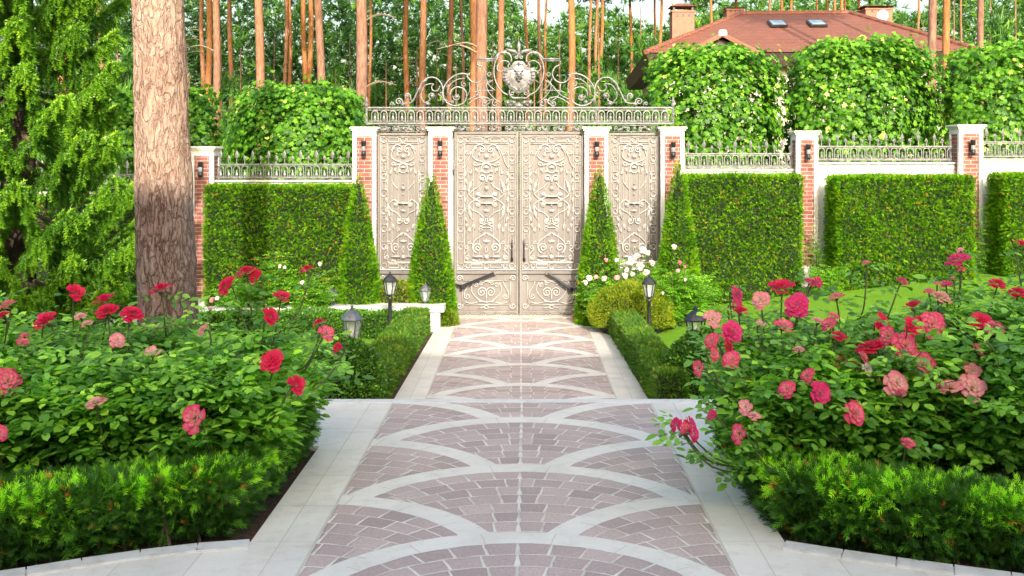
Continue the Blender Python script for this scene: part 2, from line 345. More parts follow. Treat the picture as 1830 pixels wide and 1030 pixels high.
# ------------------------------------------------------------------ object helpers
def link(o, parent=None):
    C.objects.link(o)
    if parent is not None: o.parent = parent
    return o
def thing(name, label, cat, loc=(0, 0, 0), group=None, rz=0):
    o = bpy.data.objects.new(name, None); C.objects.link(o)
    o.location = loc; o.rotation_euler = (0, 0, rz); o.empty_display_size = .2
    o['label'] = label; o['category'] = cat
    if group: o['group'] = group
    return o
def tag(o, label, cat, group=None):
    o['label'] = label; o['category'] = cat
    if group: o['group'] = group
    return o
def structure(o): o['kind'] = 'structure'; return o
class MB:
    """collects vertices and faces in world coordinates, builds one mesh object"""
    def __init__(s): s.v = []; s.f = []; s.t = []; s.n = 0; s.np = []
    def add(s, vs, fs, tint=.5):
        b = s.n
        s.v.append(np.asarray(vs, float).reshape(-1, 3)); k = len(s.v[-1])
        s.t.append(np.full(k, tint) if np.isscalar(tint) else np.asarray(tint, float))
        s.f += [tuple(i + b for i in f) for f in fs]; s.n += k
        return s
    def box(s, c, d, tint=.5, bev=0):
        x, y, z = c; a, b_, e = d[0] / 2, d[1] / 2, d[2] / 2
        if bev:
            # chamfered top edges
            vs = [(x - a, y - b_, z - e), (x + a, y - b_, z - e), (x + a, y + b_, z - e), (x - a, y + b_, z - e)]
            vs += [(x - a, y - b_, z + e - bev), (x + a, y - b_, z + e - bev), (x + a, y + b_, z + e - bev), (x - a, y + b_, z + e - bev)]
            vs += [(x - a + bev, y - b_ + bev, z + e), (x + a - bev, y - b_ + bev, z + e), (x + a - bev, y + b_ - bev, z + e), (x - a + bev, y + b_ - bev, z + e)]
            fs = [(3, 2, 1, 0), (8, 9, 10, 11)]
            for i in range(4):
                j = (i + 1) % 4; fs += [(i, j, j + 4, i + 4), (i + 4, j + 4, j + 8, i + 8)]
            return s.add(vs, fs, tint)
        vs = [(x + i * a, y + j * b_, z + k * e) for i in (-1, 1) for j in (-1, 1) for k in (-1, 1)]
        return s.add(vs, [(0, 1, 3, 2), (4, 6, 7, 5), (0, 4, 5, 1), (2, 3, 7, 6), (0, 2, 6, 4), (1, 5, 7, 3)], tint)
    def tube(s, pts, r, sides=6, cap=True, tint=.5):
        pts = [Vector(p) for p in pts]; n = len(pts)
        rr = [r] * n if np.isscalar(r) else r
        vs = []; up = None
        for i, p in enumerate(pts):
            d = (pts[min(i + 1, n - 1)] - pts[max(i - 1, 0)])
            d = d.normalized() if d.length > 1e-9 else Vector((0, 0, 1))
            if up is None: up = Vector((0, 1, 0)) if abs(d.y) < .9 else Vector((1, 0, 0))
            a = d.cross(up)
            if a.length < 1e-6: a = d.cross(Vector((1, 0, .3)))
            a.normalize(); b_ = a.cross(d).normalized(); up = b_
            for k in range(sides):
                q = 2 * math.pi * k / sides + .4
                vs.append(p + (a * math.cos(q) + b_ * math.sin(q)) * rr[i])
        fs = [(i * sides + k, i * sides + (k + 1) % sides, (i + 1) * sides + (k + 1) % sides, (i + 1) * sides + k) for i in range(n - 1) for k in range(sides)]
        if cap: fs += [tuple(range(sides))[::-1], tuple((n - 1) * sides + k for k in range(sides))]
        tt = tint if np.isscalar(tint) else np.repeat(np.asarray(tint, float), sides)
        return s.add([tuple(v) for v in vs], fs, tt)
    def lathe(s, prof, c=(0, 0, 0), sides=12, tint=.5, a0=0):
        vs = [(c[0] + r * math.cos(a0 + 2 * math.pi * k / sides), c[1] + r * math.sin(a0 + 2 * math.pi * k / sides), c[2] + z) for r, z in prof for k in range(sides)]
        n = len(prof)
        fs = [(i * sides + k, i * sides + (k + 1) % sides, (i + 1) * sides + (k + 1) % sides, (i + 1) * sides + k) for i in range(n - 1) for k in range(sides)]
        fs += [tuple(range(sides))[::-1], tuple((n - 1) * sides + k for k in range(sides))]
        return s.add(vs, fs, tint)
    def dome(s, c, rx, rz, depth, ang=0, lobes=0, tint=.5, seg=12):
        """raised boss on a plane facing the viewpoint (-y): petals when lobes > 0"""
        vs = [(c[0], c[1] - depth, c[2])]; ca, sa = math.cos(ang), math.sin(ang)
        seg = max(seg, lobes * 2)
        for q, dd in ((.55, .75), (1, 0)):
            for k in range(seg):
                a = 2 * math.pi * k / seg
                f = 1 if not lobes else (.62 + .38 * (.5 + .5 * math.cos(lobes * a)))
                u, v_ = rx * q * f * math.cos(a), rz * q * f * math.sin(a)
                vs.append((c[0] + u * ca - v_ * sa, c[1] - depth * dd * (f if lobes else 1), c[2] + u * sa + v_ * ca))
        fs = [(0, 1 + k, 1 + (k + 1) % seg) for k in range(seg)]
        fs += [(1 + k, 1 + seg + k, 1 + seg + (k + 1) % seg, 1 + (k + 1) % seg) for k in range(seg)]
        return s.add(vs, [f[::-1] for f in fs], tint)
    def build(s, name, m, parent=None, smooth=False, origin=None):
        me = bpy.data.meshes.new(name)
        V = np.concatenate(s.v) if s.v else np.zeros((0, 3))
        if parent is not None and origin is None:
            origin = wloc(parent)
        if origin is not None: V = V - np.array(origin)
        me.from_pydata(V.tolist(), [], s.f)
        a = me.attributes.new('tint', 'FLOAT', 'POINT'); a.data.foreach_set('value', np.concatenate(s.t).astype(np.float32))
        me.materials.append(m)
        if smooth: me.polygons.foreach_set('use_smooth', [True] * len(me.polygons))
        me.update()
        o = bpy.data.objects.new(name, me); link(o, parent)
        if parent is None and origin is not None: o.location = origin
        return o
def wloc(o):
    l = np.zeros(3)
    while o is not None: l += np.array(o.location); o = o.parent
    return l
def npmesh(name, m, parent, V, F, tint, smooth=False, origin=None):
    """V (n,3); F list of (k,m) int arrays"""
    me = bpy.data.meshes.new(name)
    if origin is None and parent is not None: origin = wloc(parent)
    if origin is not None: V = V - np.array(origin)
    me.vertices.add(len(V)); me.vertices.foreach_set('co', V.astype(np.float32).ravel())
    loops = np.concatenate([f.ravel() for f in F]); tot = np.concatenate([np.full(len(f), f.shape[1]) for f in F])
    me.loops.add(len(loops)); me.loops.foreach_set('vertex_index', loops.astype(np.int32))
    me.polygons.add(len(tot)); me.polygons.foreach_set('loop_start', (np.cumsum(tot) - tot).astype(np.int32))
    a = me.attributes.new('tint', 'FLOAT', 'POINT'); a.data.foreach_set('value', np.clip(tint, 0, 1).astype(np.float32))
    me.materials.append(m)
    me.update(calc_edges=True)
    if smooth: me.polygons.foreach_set('use_smooth', np.ones(len(tot), bool))
    o = bpy.data.objects.new(name, me)
    link(o, parent)
    if parent is None and origin is not None: o.location = origin
    return o
def unit(a): return a / np.maximum(np.linalg.norm(a, axis=1, keepdims=True), 1e-9)
def rnd_dir(n): return unit(rng.normal(size=(n, 3)))
def scatter(tv, tf, pos, ax, nrm, sc, tint, tvt=None):
    """copies of template (tv local: x along ax, z along nrm) -> V, F, tint"""
    n = len(pos); k = len(tv)
    ax = unit(ax); y = unit(np.cross(nrm, ax)); z = np.cross(ax, y)
    s3 = sc[:, None] if sc.ndim == 1 else sc
    V = pos[:, None, :] + s3[:, None, :1] * (tv[None, :, 0:1] * ax[:, None, :] + tv[None, :, 1:2] * y[:, None, :] + tv[None, :, 2:3] * z[:, None, :])
    base = (np.arange(n) * k)[:, None]
    F = [(np.asarray(f)[None, :, :] + base[:, :, None]).reshape(-1, len(f[0])) for f in tf]
    T = np.repeat(tint, k).reshape(n, k)
    if tvt is not None: T = T + tvt[None, :]
    return V.reshape(-1, 3), F, T.ravel()
def wave(p, s=1.0, ph=0):
    """cheap smooth field in -1..1"""
    x, y, z = p[:, 0] * s + ph, p[:, 1] * s + 1.7 * ph, p[:, 2] * s - ph
    return (np.sin(1.9 * x + 1.3 * z + .7 * y) + np.sin(2.7 * y - 1.1 * x + 2.1 * z + 1) + np.sin(3.1 * z + 2.3 * x - 1.7 * y + 2)
            + .6 * np.sin(6.3 * x + 4.1 * y - 5.2 * z) + .6 * np.sin(-5.1 * x + 6.7 * z + 4.4 * y + 3)) / 4.2
# templates
def T_sprig(k, ang=50, ln=.42, w=.055, up=.25):
    v = []; f = []
    for i in range(k):
        t = .1 + .85 * i / (k - 1)
        for sgn in (-1, 1):
            a = R(ang * (1 - .45 * t)); l = ln * (1 - .35 * abs(t - .45))
            dx, dy = math.cos(a), sgn * math.sin(a)
            b = len(v); u = up * (1 if (i % 2) else .2)
            v += [(t - w / 2, 0, 0), (t + w / 2, 0, 0), (t + dx * l * .6 + w * .4, dy * l * .6 - sgn * w * .3, u * l * .7), (t + dx * l, dy * l, u * l)]
            f.append((b, b + 1, b + 2)); f.append((b, b + 2, b + 3))
    b = len(v); v += [(.8, -.03, 0), (.8, .03, 0), (1.2, 0, .05)]; f.append((b, b + 1, b + 2))
    return np.array(v), [f]
SPRIG = T_sprig(6, 52, .5, .10); SPRIG_S = T_sprig(4, 55, .6, .16, .3)
def T_brush(k, r=.16, w=.05):
    v = []; f = []
    for i in range(k):
        t = i / (k - 1); a = i * 2.4
        b = len(v); c, s_ = math.cos(a), math.sin(a)
        v += [(t - w / 2, -s_ * w / 2, c * w / 2), (t + w / 2, s_ * w / 2, -c * w / 2), (t + .14, c * r, s_ * r)]
        f.append((b, b + 1, b + 2))
    return np.array(v), [f]
BRUSH = T_brush(22, .25, .13)
LEAF = (np.array([(0, 0, 0), (.34, 0, -.03), (.7, 0, -.05), (1, 0, -.02), (.3, .26, .06), (.68, .25, .04), (.3, -.26, .06), (.68, -.25, .04)]),
        [[(0, 6, 1), (2, 7, 3), (0, 1, 4), (2, 3, 5)], [(1, 6, 7, 2), (1, 2, 5, 4)]])
LEAF2 = (np.array([(0, 0, 0), (.5, .38, .07), (1, 0, -.04), (.5, -.38, .07)]), [[(0, 2, 1), (0, 3, 2)]])
def T_maple():
    v = [(0, 0, 0)]
    for a, l in ((-150, .35), (-110, .55), (-75, .3), (-45, .62), (-22, .42), (0, .75), (22, .42), (45, .62), (75, .3), (110, .55), (150, .35)):
        v.append((.35 + l * math.cos(R(a)), l * math.sin(R(a)), .05 * math.cos(R(a * 3)) - .06 * l))
    v.insert(1, (.35, 0, .03))
    n = len(v)
    f = [(1, i, i + 1) for i in range(2, n - 1)] + [(1, n - 1, 0), (1, 0, 2)]
    return np.array(v), [f]
MAPLE = T_maple()
def T_tuft(k):
    v = []; f = []
    r_ = random.Random(3)
    for i in range(k):
        a = r_.uniform(0, 2 * math.pi); e = r_.uniform(.1, 1.2); l = r_.uniform(.7, 1)
        d = Vector((math.sin(e) * math.cos(a), math.sin(e) * math.sin(a), math.cos(e))); q = d.cross(Vector((r_.random(), r_.random(), .3))).normalized() * .07
        b = len(v); v += [tuple(-q), tuple(q), tuple(d * l)]; f.append((b, b + 1, b + 2))
    return np.array(v)[:, [2, 0, 1]], [f]
TUFT = T_tuft(9)
# surface samplers -> pos, normal
def samp_box(n, x0, x1, y0, y1, z0, z1, faces='-x+x-y+z'):
    A = {'-x': (y1 - y0) * (z1 - z0), '+x': (y1 - y0) * (z1 - z0), '-y': (x1 - x0) * (z1 - z0), '+y': (x1 - x0) * (z1 - z0), '+z': (x1 - x0) * (y1 - y0)}
    ks = [k for k in A if k in faces]; tot = sum(A[k] for k in ks)
    P_, N_ = [], []
    for k in ks:
        m_ = int(n * A[k] / tot) + 1; u = rng.random((m_, 3)); p = np.stack([x0 + u[:, 0] * (x1 - x0), y0 + u[:, 1] * (y1 - y0), z0 + u[:, 2] * (z1 - z0)], 1)
        nn = np.zeros((m_, 3)); ax = 'xyz'.index(k[1]); sg = 1 if k[0] == '+' else -1
        p[:, ax] = {0: (x0, x1), 1: (y0, y1), 2: (z0, z1)}[ax][sg > 0]; nn[:, ax] = sg
        P_.append(p); N_.append(nn)
    return np.concatenate(P_), np.concatenate(N_)
def samp_ell(n, c, r, zmin=-.5):
    d = rnd_dir(int(n * 2)); d = d[d[:, 2] > zmin][:n]
    return np.array(c) + d * np.array(r), unit(d / np.array(r))
def samp_cone(n, c, r, h, bulge=.12):
    t = 1 - np.sqrt(rng.random(n) * .985 + .0); a = rng.random(n) * 2 * np.pi
    rr = r * ((1 - t) + bulge * np.sin(np.pi * t) * 1.0) * .98 + .03
    p = np.stack([c[0] + rr * np.cos(a), c[1] + rr * np.sin(a), c[2] + t * h], 1)
    return p, unit(np.stack([np.cos(a), np.sin(a), np.full(n, r / h)], 1))
def shear(name, parent, m, pos, nrm, tpl, size, depth=.05, spread=.9, base=.45, var=.22, amp=.22, ws=2.5, rough=.03, warm=.0, jitter=None, upb=.25):
    """clipped foliage: short sprays standing off a surface"""
    n = len(pos)
    pos = pos + nrm * (wave(pos, 2.2)[:, None] * rough + wave(pos, 6.5, 2)[:, None] * rough * .7)
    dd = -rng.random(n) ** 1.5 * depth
    p = pos + nrm * dd[:, None] + rng.normal(size=(n, 3)) * .01
    ax = unit(nrm + rnd_dir(n) * spread + np.array([0, 0, upb]))
    nn = rnd_dir(n) + nrm * .6
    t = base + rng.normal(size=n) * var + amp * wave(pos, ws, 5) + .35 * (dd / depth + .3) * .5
    t = np.clip(t, 0, .93)
    if warm: t = np.where((rng.random(n) < warm) & (wave(pos, 4, 9) > -.1), rng.uniform(.965, 1, n), t)
    sc = size * rng.uniform(.7, 1.3, n)
    V, F, T = scatter(tpl[0], tpl[1], p, ax, nn, sc, t)
    return npmesh(name, m, parent, V, F, T)
def smooth_pts(p, n=5):
    p = [Vector(q) for q in p]; out = []
    if len(p) < 3: return p
    q = [p[0] * 2 - p[1]] + p + [p[-1] * 2 - p[-2]]
    for i in range(1, len(q) - 2):
        for k in range(n):
            t = k / n
            out.append(.5 * ((2 * q[i]) + (q[i + 1] - q[i - 1]) * t + (2 * q[i - 1] - 5 * q[i] + 4 * q[i + 1] - q[i + 2]) * t * t + (3 * q[i] - q[i - 1] - 3 * q[i + 1] + q[i + 2]) * t ** 3))
    out.append(p[-1]); return out
# ------------------------------------------------------------------ ground, terrace, path
def hz(x):
    return float(np.interp(x, [2.2, 3.4, 5.7, 8.5, 14, 30], [0, .33, .66, .90, 1.1, 1.3]))
g = MB(); g.add([(-700, -300, -.06), (700, -300, -.06), (700, 900, -.06), (-700, 900, -.06)], [(0, 1, 2, 3)])
structure(g.build('ground', MAT['forest']))
xs = np.linspace(-24, 26, 101); ys = np.linspace(9.2, 19.55, 24)
vs = [(x, y, hz(x) + .012 * math.sin(x * 2.1 + y) * (1 if abs(x) > 2.3 else 0)) for y in ys for x in xs]
nx = len(xs)
fs = [(j * nx + i, j * nx + i + 1, (j + 1) * nx + i + 1, (j + 1) * nx + i) for j in range(len(ys) - 1) for i in range(nx - 1)]
structure(MB().add(vs, fs).build('lawn', MAT['lawn'], smooth=True))
TZ = .80
outline = [(-9, -12), (9, -12), (9, 3.2), (4.2, 4.75), (3.3, 5.13), (2.655, 5.404), (2.04, 5.64), (1.517, 5.877), (1.535, 7.85), (9, 7.85), (9, 9.36), (-9, 9.36),
           (-9, 7.85), (-1.545, 7.85), (-1.555, 5.895), (-1.853, 5.835), (-2.296, 5.67), (-2.77, 5.44), (-3.5, 5.12), (-4.3, 4.72), (-9, 3.0)]
def slab(name, ol, ztop, th, m):
    n = len(ol); b = MB()
    b.add([(x, y, ztop) for x, y in ol] + [(x, y, ztop - th) for x, y in ol], [tuple(range(n))] + [((i + 1) % n, i, i + n, (i + 1) % n + n) for i in range(n)])
    return structure(b.build(name, m))
slab('terrace_paving', outline, TZ, .055, MAT['pave_near'])
slab('terrace_base', [(-9, -12), (9, -12), (9, 9.31), (-9, 9.31)], TZ - .056, .95, MAT['white'])
for sgn, ol in ((-1, [(-1.56, 5.905), (-1.55, 7.845), (-8.9, 7.845), (-8.9, 3.1), (-4.3, 4.73), (-2.78, 5.45), (-2.3, 5.68), (-1.86, 5.845)]),
                (1, [(1.53, 5.885), (2.05, 5.65), (2.66, 5.414), (4.2, 4.76), (8.9, 3.3), (8.9, 7.845), (1.54, 7.845)])):
    n = len(ol); b = MB(); b.add([(x, y, TZ - .035) for x, y in ol], [tuple(range(n))[::-1] if sgn < 0 else tuple(range(n))])
    structure(b.build('bed_soil', MAT['soil']))
# kerb of cut stones along the curved fronts of the beds
def kerb(pts):
    pts = smooth_pts([Vector((x, y, 0)) for x, y in pts], 14); b = MB(); acc = 0; start = pts[0]; seg = [pts[0]]
    L = .30
    d = [0]
    for i in range(1, len(pts)): d.append(d[-1] + (pts[i] - pts[i - 1]).length)
    def at(s):
        i = max(1, min(len(d) - 1, int(np.searchsorted(d, s)))); f = (s - d[i - 1]) / max(1e-6, d[i] - d[i - 1]); return pts[i - 1].lerp(pts[i], f)
    s = 0
    while s < d[-1] - .05:
        e = min(s + L * random.uniform(.9, 1.1), d[-1]); p, q = at(s + .004), at(e - .004); t = (q - p).normalized(); nrm = Vector((t.y, -t.x, 0)) * .115
        if nrm.y > 0: nrm = -nrm
        z0, z1 = TZ + .001, TZ + .012
        vs = [(p.x, p.y, z1), (q.x, q.y, z1), (q.x + nrm.x, q.y + nrm.y, z1), (p.x + nrm.x, p.y + nrm.y, z1)]
        vs += [(a, b_, z0 - .06) for a, b_, _ in vs]
        b.add(vs, [(0, 1, 2, 3), (1, 0, 4, 5), (2, 1, 5, 6), (3, 2, 6, 7), (0, 3, 7, 4)], random.random()); s = e
    structure(b.build('kerb_stones', MAT['slab']))
kerb([(-1.56, 5.90), (-1.853, 5.84), (-2.296, 5.675), (-2.77, 5.445), (-3.5, 5.12), (-4.3, 4.72)])
kerb([(1.52, 5.88), (2.04, 5.645), (2.655, 5.41), (3.3, 5.13), (4.2, 4.75)])
b = MB()
b.box((0, 9.325, TZ - .028), (18.2, .13, .062), bev=.006)
for i in range(5):
    z = TZ - .16 * (i + 1)
    b.box((0, 9.36 + .34 * i + .17, z / 2 + .02), (3.1, .34, z + .04 if z > 0 else .03), bev=.004)
structure(b.build('steps', MAT['slab']))
slab('path_paving', [(-1.60, 10.7), (1.60, 10.7), (1.485, 19.13), (-1.475, 19.13)], .035, .05, MAT['pave_far'])
slab('path_threshold', [(-3.0, 19.133), (3.0, 19.133), (3.0, 19.60), (-3.0, 19.60)], .040, .05, MAT['cap'])
slab('path_soil', [(-1.78, 10.8), (-1.60, 10.8), (-1.50, 17.5), (-1.68, 17.5)], .022, .03, MAT['soil'])
slab('path_soil', [(1.60, 10.8), (1.66, 10.8), (1.56, 18.6), (1.50, 18.6)], .022, .03, MAT['soil'])

# ------------------------------------------------------------------ piers, walls, railings
DW = 19.4
def zx(x, y, D=DW):
    p = P(x, y, D); return p.x, p.z
def pier(x0, x1, ytop, label, lampy):
    D0 = 19.2
    a, zt = zx(x0, ytop, D0); b_, _ = zx(x1, ytop, D0); w_ = b_ - a; cx = (a + b_) / 2; gz = hz(cx) - .05
    t = thing('garden_pier', label, 'pier', (cx, D0 + w_ / 2, gz), 'brick and white stone piers of the garden wall')
    cap = .075; top = zt - cap; cy = D0 + w_ / 2; fr = .075; h = top - gz
    MB().box((cx, cy, gz + h / 2 - .02), (w_ - .03, w_ - .03, h - .1)).build('brick_panel', MAT['brick'], t)
    f = MB()
    for sx in (-1, 1):
        for sy in (-1, 1):
            f.box((cx + sx * (w_ - fr) / 2, cy + sy * (w_ - fr) / 2, gz + h / 2), (fr, fr, h))
    f.box((cx, cy, top - .05), (w_ - .004, w_ - .004, .0999)); f.box((cx, cy, gz + .2), (w_ - .004, w_ - .004, .45))
    f.build('stone_frame', MAT['white'], t)
    MB().box((cx, cy, top + .018), (w_ + .05, w_ + .05, .035)).box((cx, cy, top + .056), (w_ + .10, w_ + .10, .04), bev=.012).build('cap', MAT['cap'], t)
    # tubular wall light
    p = P((x0 + x1) / 2, lampy, D0)
    l = thing('wall_lamp', 'black tubular wall light on ' + label.replace('brick and white stone pier', 'the pier'), 'wall lamp', (p.x, D0 - .02, p.z), 'black tubular wall lights on the piers')
    q = MB(); q.box((p.x, D0 - .002, p.z), (.055, .03, .16)); q.box((p.x, D0 - .03, p.z), (.02, .05, .03)); q.build('bracket', MAT['black'], l)
    q = MB(); q.lathe([(.038, -.145), (.045, -.14), (.045, -.05), (.036, -.045), (.036, .045), (.045, .05), (.045, .13), (.052, .145), (.02, .147)], (p.x, D0 - .085, p.z), 12); q.build('shade', MAT['black'], l, True)
    MB().lathe([(.034, -.044), (.039, -.04), (.039, .04), (.034, .044)], (p.x, D0 - .085, p.z), 12).build('glass_tube', MAT['glass'], l, True)
    return t
pier(340, 381, 262, 'brick and white stone pier just right of the thick pine trunk', 303)
pier(630, 672, 227, 'brick and white stone pier at the far left of the iron gates', 266)
pier(766, 808, 227, 'brick and white stone pier left of the double gate', 266)
pier(1045, 1087, 227, 'brick and white stone pier right of the double gate', 267)
pier(1181, 1223, 227, 'brick and white stone pier at the far right of the iron gates', 268)
pier(1423, 1462, 234, 'brick and white stone pier below the gap between the two full lime blocks', 272)
pier(1714, 1757, 223, 'brick and white stone pier nearest the right edge', 264)
pier(-160, -118, 275, 'brick and white stone pier hidden behind the spruce', 310)
def wall(xa, xb, yc, label, panel=False):
    a, zc = zx(xa, yc); b_, _ = zx(xb, yc); cx = (a + b_) / 2; wd = b_ - a
    t = thing('garden_wall', label, 'wall', (cx, 19.5, 0), 'white rendered garden wall between the piers')
    MB().box((cx, 19.52, (zc - .04) / 2 - .05), (wd, .2, zc - .04 + .1)).build('rendered_wall', MAT['white'], t)
    MB().box((cx, 19.50, zc - .018), (wd, .30, .036), bev=.008).build('coping', MAT['cap'], t)
    f = MB(); zt = zc - .13 if panel else zc - .11
    zb = hz(a) + .15
    f.box((cx, 19.405, zc - .085), (wd - .004, .03, .09))
    if panel:
        f.box((a + .10, 19.41, (zt + zb) / 2), (.19, .022, zt - zb)); f.box((b_ - .07, 19.41, (zt + zb) / 2), (.13, .022, zt - zb))
    f.build('moulding', MAT['white'], t)
def railing(xa, xb, yr, yb, ys_, label, n):
    """low wrought iron railing: two rails, hoops with urn balusters, tall and short spear points"""
    a, zt = zx(xa, yr); b_, zb = zx(xb, yb); D = 19.45
    t = thing('iron_railing', label, 'railing', ((a + b_) / 2, D, zb), 'wrought iron railings on the garden wall')
    cx = (a + b_) / 2; wd = b_ - a
    for z, nm in ((zt, 'rail'), (zb, 'rail')):
        MB().box((cx, D, z), (wd, .03, .022)).box((cx, D, z - .028 if z == zt else z + .026), (wd, .018, .010)).build(nm, MAT['iron'], t)
    pw = wd / n; h = zt - zb
    hoop = None; sp = [None, None]
    zs = zx(0, ys_)[1] - zt
    for i in range(n):
        x = a + (i + .5) * pw
        if hoop is None:
            q = MB(); rr = pw * .38
            pts = [(x - rr, D, zb + .01)] + [(x - rr * math.cos(k * math.pi / 8), D, zt - .03 - rr + rr * math.sin(k * math.pi / 8)) for k in range(9)] + [(x + rr, D, zb + .01)]
            q.tube(pts, .0095, 5)
            q.lathe([(.012, .01), (.022, .03), (.027, .055), (.018, h * .36), (.011, h * .46), (.018, h * .5), (.018, h * .56), (.005, h * .6)], (x, D, zb), 7)
            hoop = q.build('hoop', MAT['iron'], t, False, origin=(x, D, zb)); hoop.location = Vector((x, D, zb)) - Vector(t.location)
            hp0 = x
        else:
            o = hoop.copy(); link(o, t); o.location = hoop.location + Vector((x - hp0, 0, 0))
        x2 = a + (i + .5) * pw; k = i % 2
        H = zs if k == 0 else zs * .62
        if sp[k] is None:
            q = MB(); q.tube([(x2, D, zt), (x2, D, zt + H * .45)], [.011, .009], 5)
            q.lathe([(.008, 0), (.017, .01), (.008, .02)], (x2, D, zt + H * .4), 6)
            q.add([(x2 - .012, D, zt + H * .45), (x2, D - .012, zt + H * .5), (x2 + .012, D, zt + H * .45), (x2, D + .012, zt + H * .5), (x2 - .034, D, zt + H * .68), (x2 + .034, D, zt + H * .68), (x2, D - .016, zt + H * .7), (x2, D + .016, zt + H * .7), (x2, D, zt + H)],
                  [(0, 1, 6, 4), (1, 2, 5, 6), (2, 3, 7, 5), (3, 0, 4, 7), (4, 6, 8), (6, 5, 8), (5, 7, 8), (7, 4, 8)])
            if k == 0: q.tube([(x2 - .038, D, zt + H * .52), (x2 - .02, D, zt + H * .46), (x2, D, zt + H * .5), (x2 + .02, D, zt + H * .46), (x2 + .038, D, zt + H * .52)], .007, 4)
            s = q.build('spear', MAT['iron'], t, False, origin=(x2, D, zt)); s.location = Vector((x2, D, zt)) - Vector(t.location); sp[k] = (s, x2)
        else:
            o = sp[k][0].copy(); link(o, t); o.location = sp[k][0].location + Vector((x2 - sp[k][1], 0, 0))
wall(-130, 341, 343, 'white garden wall behind the spruce, left of the thick pine', True)
wall(380, 631, 322, 'white garden wall behind the clipped hedge left of the gates')
wall(1222, 1424, 302, 'white garden wall behind the hedge right of the gates')
wall(1461, 1715, 290, 'panelled white garden wall behind the free-standing right hedge', True)
wall(1756, 2300, 284, 'panelled white garden wall at the right edge', True)
railing(-118, 340, 312, 337, 286, 'iron railing partly hidden by the spruce and thick pine trunk', 30)
railing(386, 629, 294, 318, 268, 'iron railing above the left hedge with leaves behind', 17)
railing(1224, 1420, 275, 299, 250, 'iron railing just right of the gates', 14)
railing(1462, 1708, 262, 286, 238, 'iron railing between the two right-hand piers', 17)
railing(1758, 2260, 254, 280, 229, 'iron railing running out of the right edge', 34)

# ------------------------------------------------------------------ gates
GD = 19.42
def G(x, y, off=.03): 
    p = P(x, y, 19.4); return (p.x, GD - off, p.z)
class Draw:
    """strokes in survey units, mirrored about a centre line"""
    def __init__(s, cx, sx=1.0, conv=None): s.cx = cx; s.sx = sx; s.b = MB(); s.conv = conv or (lambda a, b: (a, b))
    def pts(s, pts, mir, off):
        o = []
        for a, y in pts:
            a, y = s.conv(a, y); o.append(G(s.cx + mir * a * s.sx, y, off))
        return o
    def line(s, pts, r=.011, sm=True, mirror=True, off=.03, n=4, taper=False, sides=5):
        for m in ((1, -1) if mirror else (1,)):
            p = s.pts(pts, m, off)
            if sm and len(p) > 2: p = smooth_pts(p, n)
            rr = r if not taper else [r * (1 - .5 * abs(2 * i / (len(p) - 1) - 1)) for i in range(len(p))]
            s.b.tube(p, rr, sides)
        return s
    def spiral(s, a, y, r, a_end, d=1, turns=1.4, tail=(), rad=.011, mirror=True, off=.03):
        """spiral ending at angle a_end (degrees, 0 = right, 90 = up), then the tail points"""
        N = 16; p = []
        for i in range(N + 1):
            t = i / N; q = R(a_end) - d * turns * 2 * math.pi * (1 - t); rr = r * (.12 + .88 * t)
            p.append((a + rr * math.cos(q), y - rr * math.sin(q)))
        p += list(tail); return s.line(p, rad, True, mirror, off, 2 if not tail else 3)
    def boss(s, a, y, rx, ry, lobes=6, ang=0, depth=.03, mirror=True, off=.03):
        for m in ((1, -1) if (mirror and a) else (1,)):
            aa, yy = s.conv(a, y); x, _, z = G(s.cx + m * aa * s.sx, yy, off)
            k = (s.conv(1, 0)[0] - s.conv(0, 0)[0]) / 94.33
            s.b.dome((x, GD - off, z), rx * k * s.sx, ry * k, depth, m * R(ang), lobes)
        return s
    def done(s, name, m, parent, smooth=True): return s.b.build(name, m, parent, smooth)
def c4(a, b): return a / 5.42, 220 + b / 5.42
def c5(a, b): return a / 5.72, 400 + b / 5.72
def c3(a, b): return a / 3.588, 70 + b / 3.588
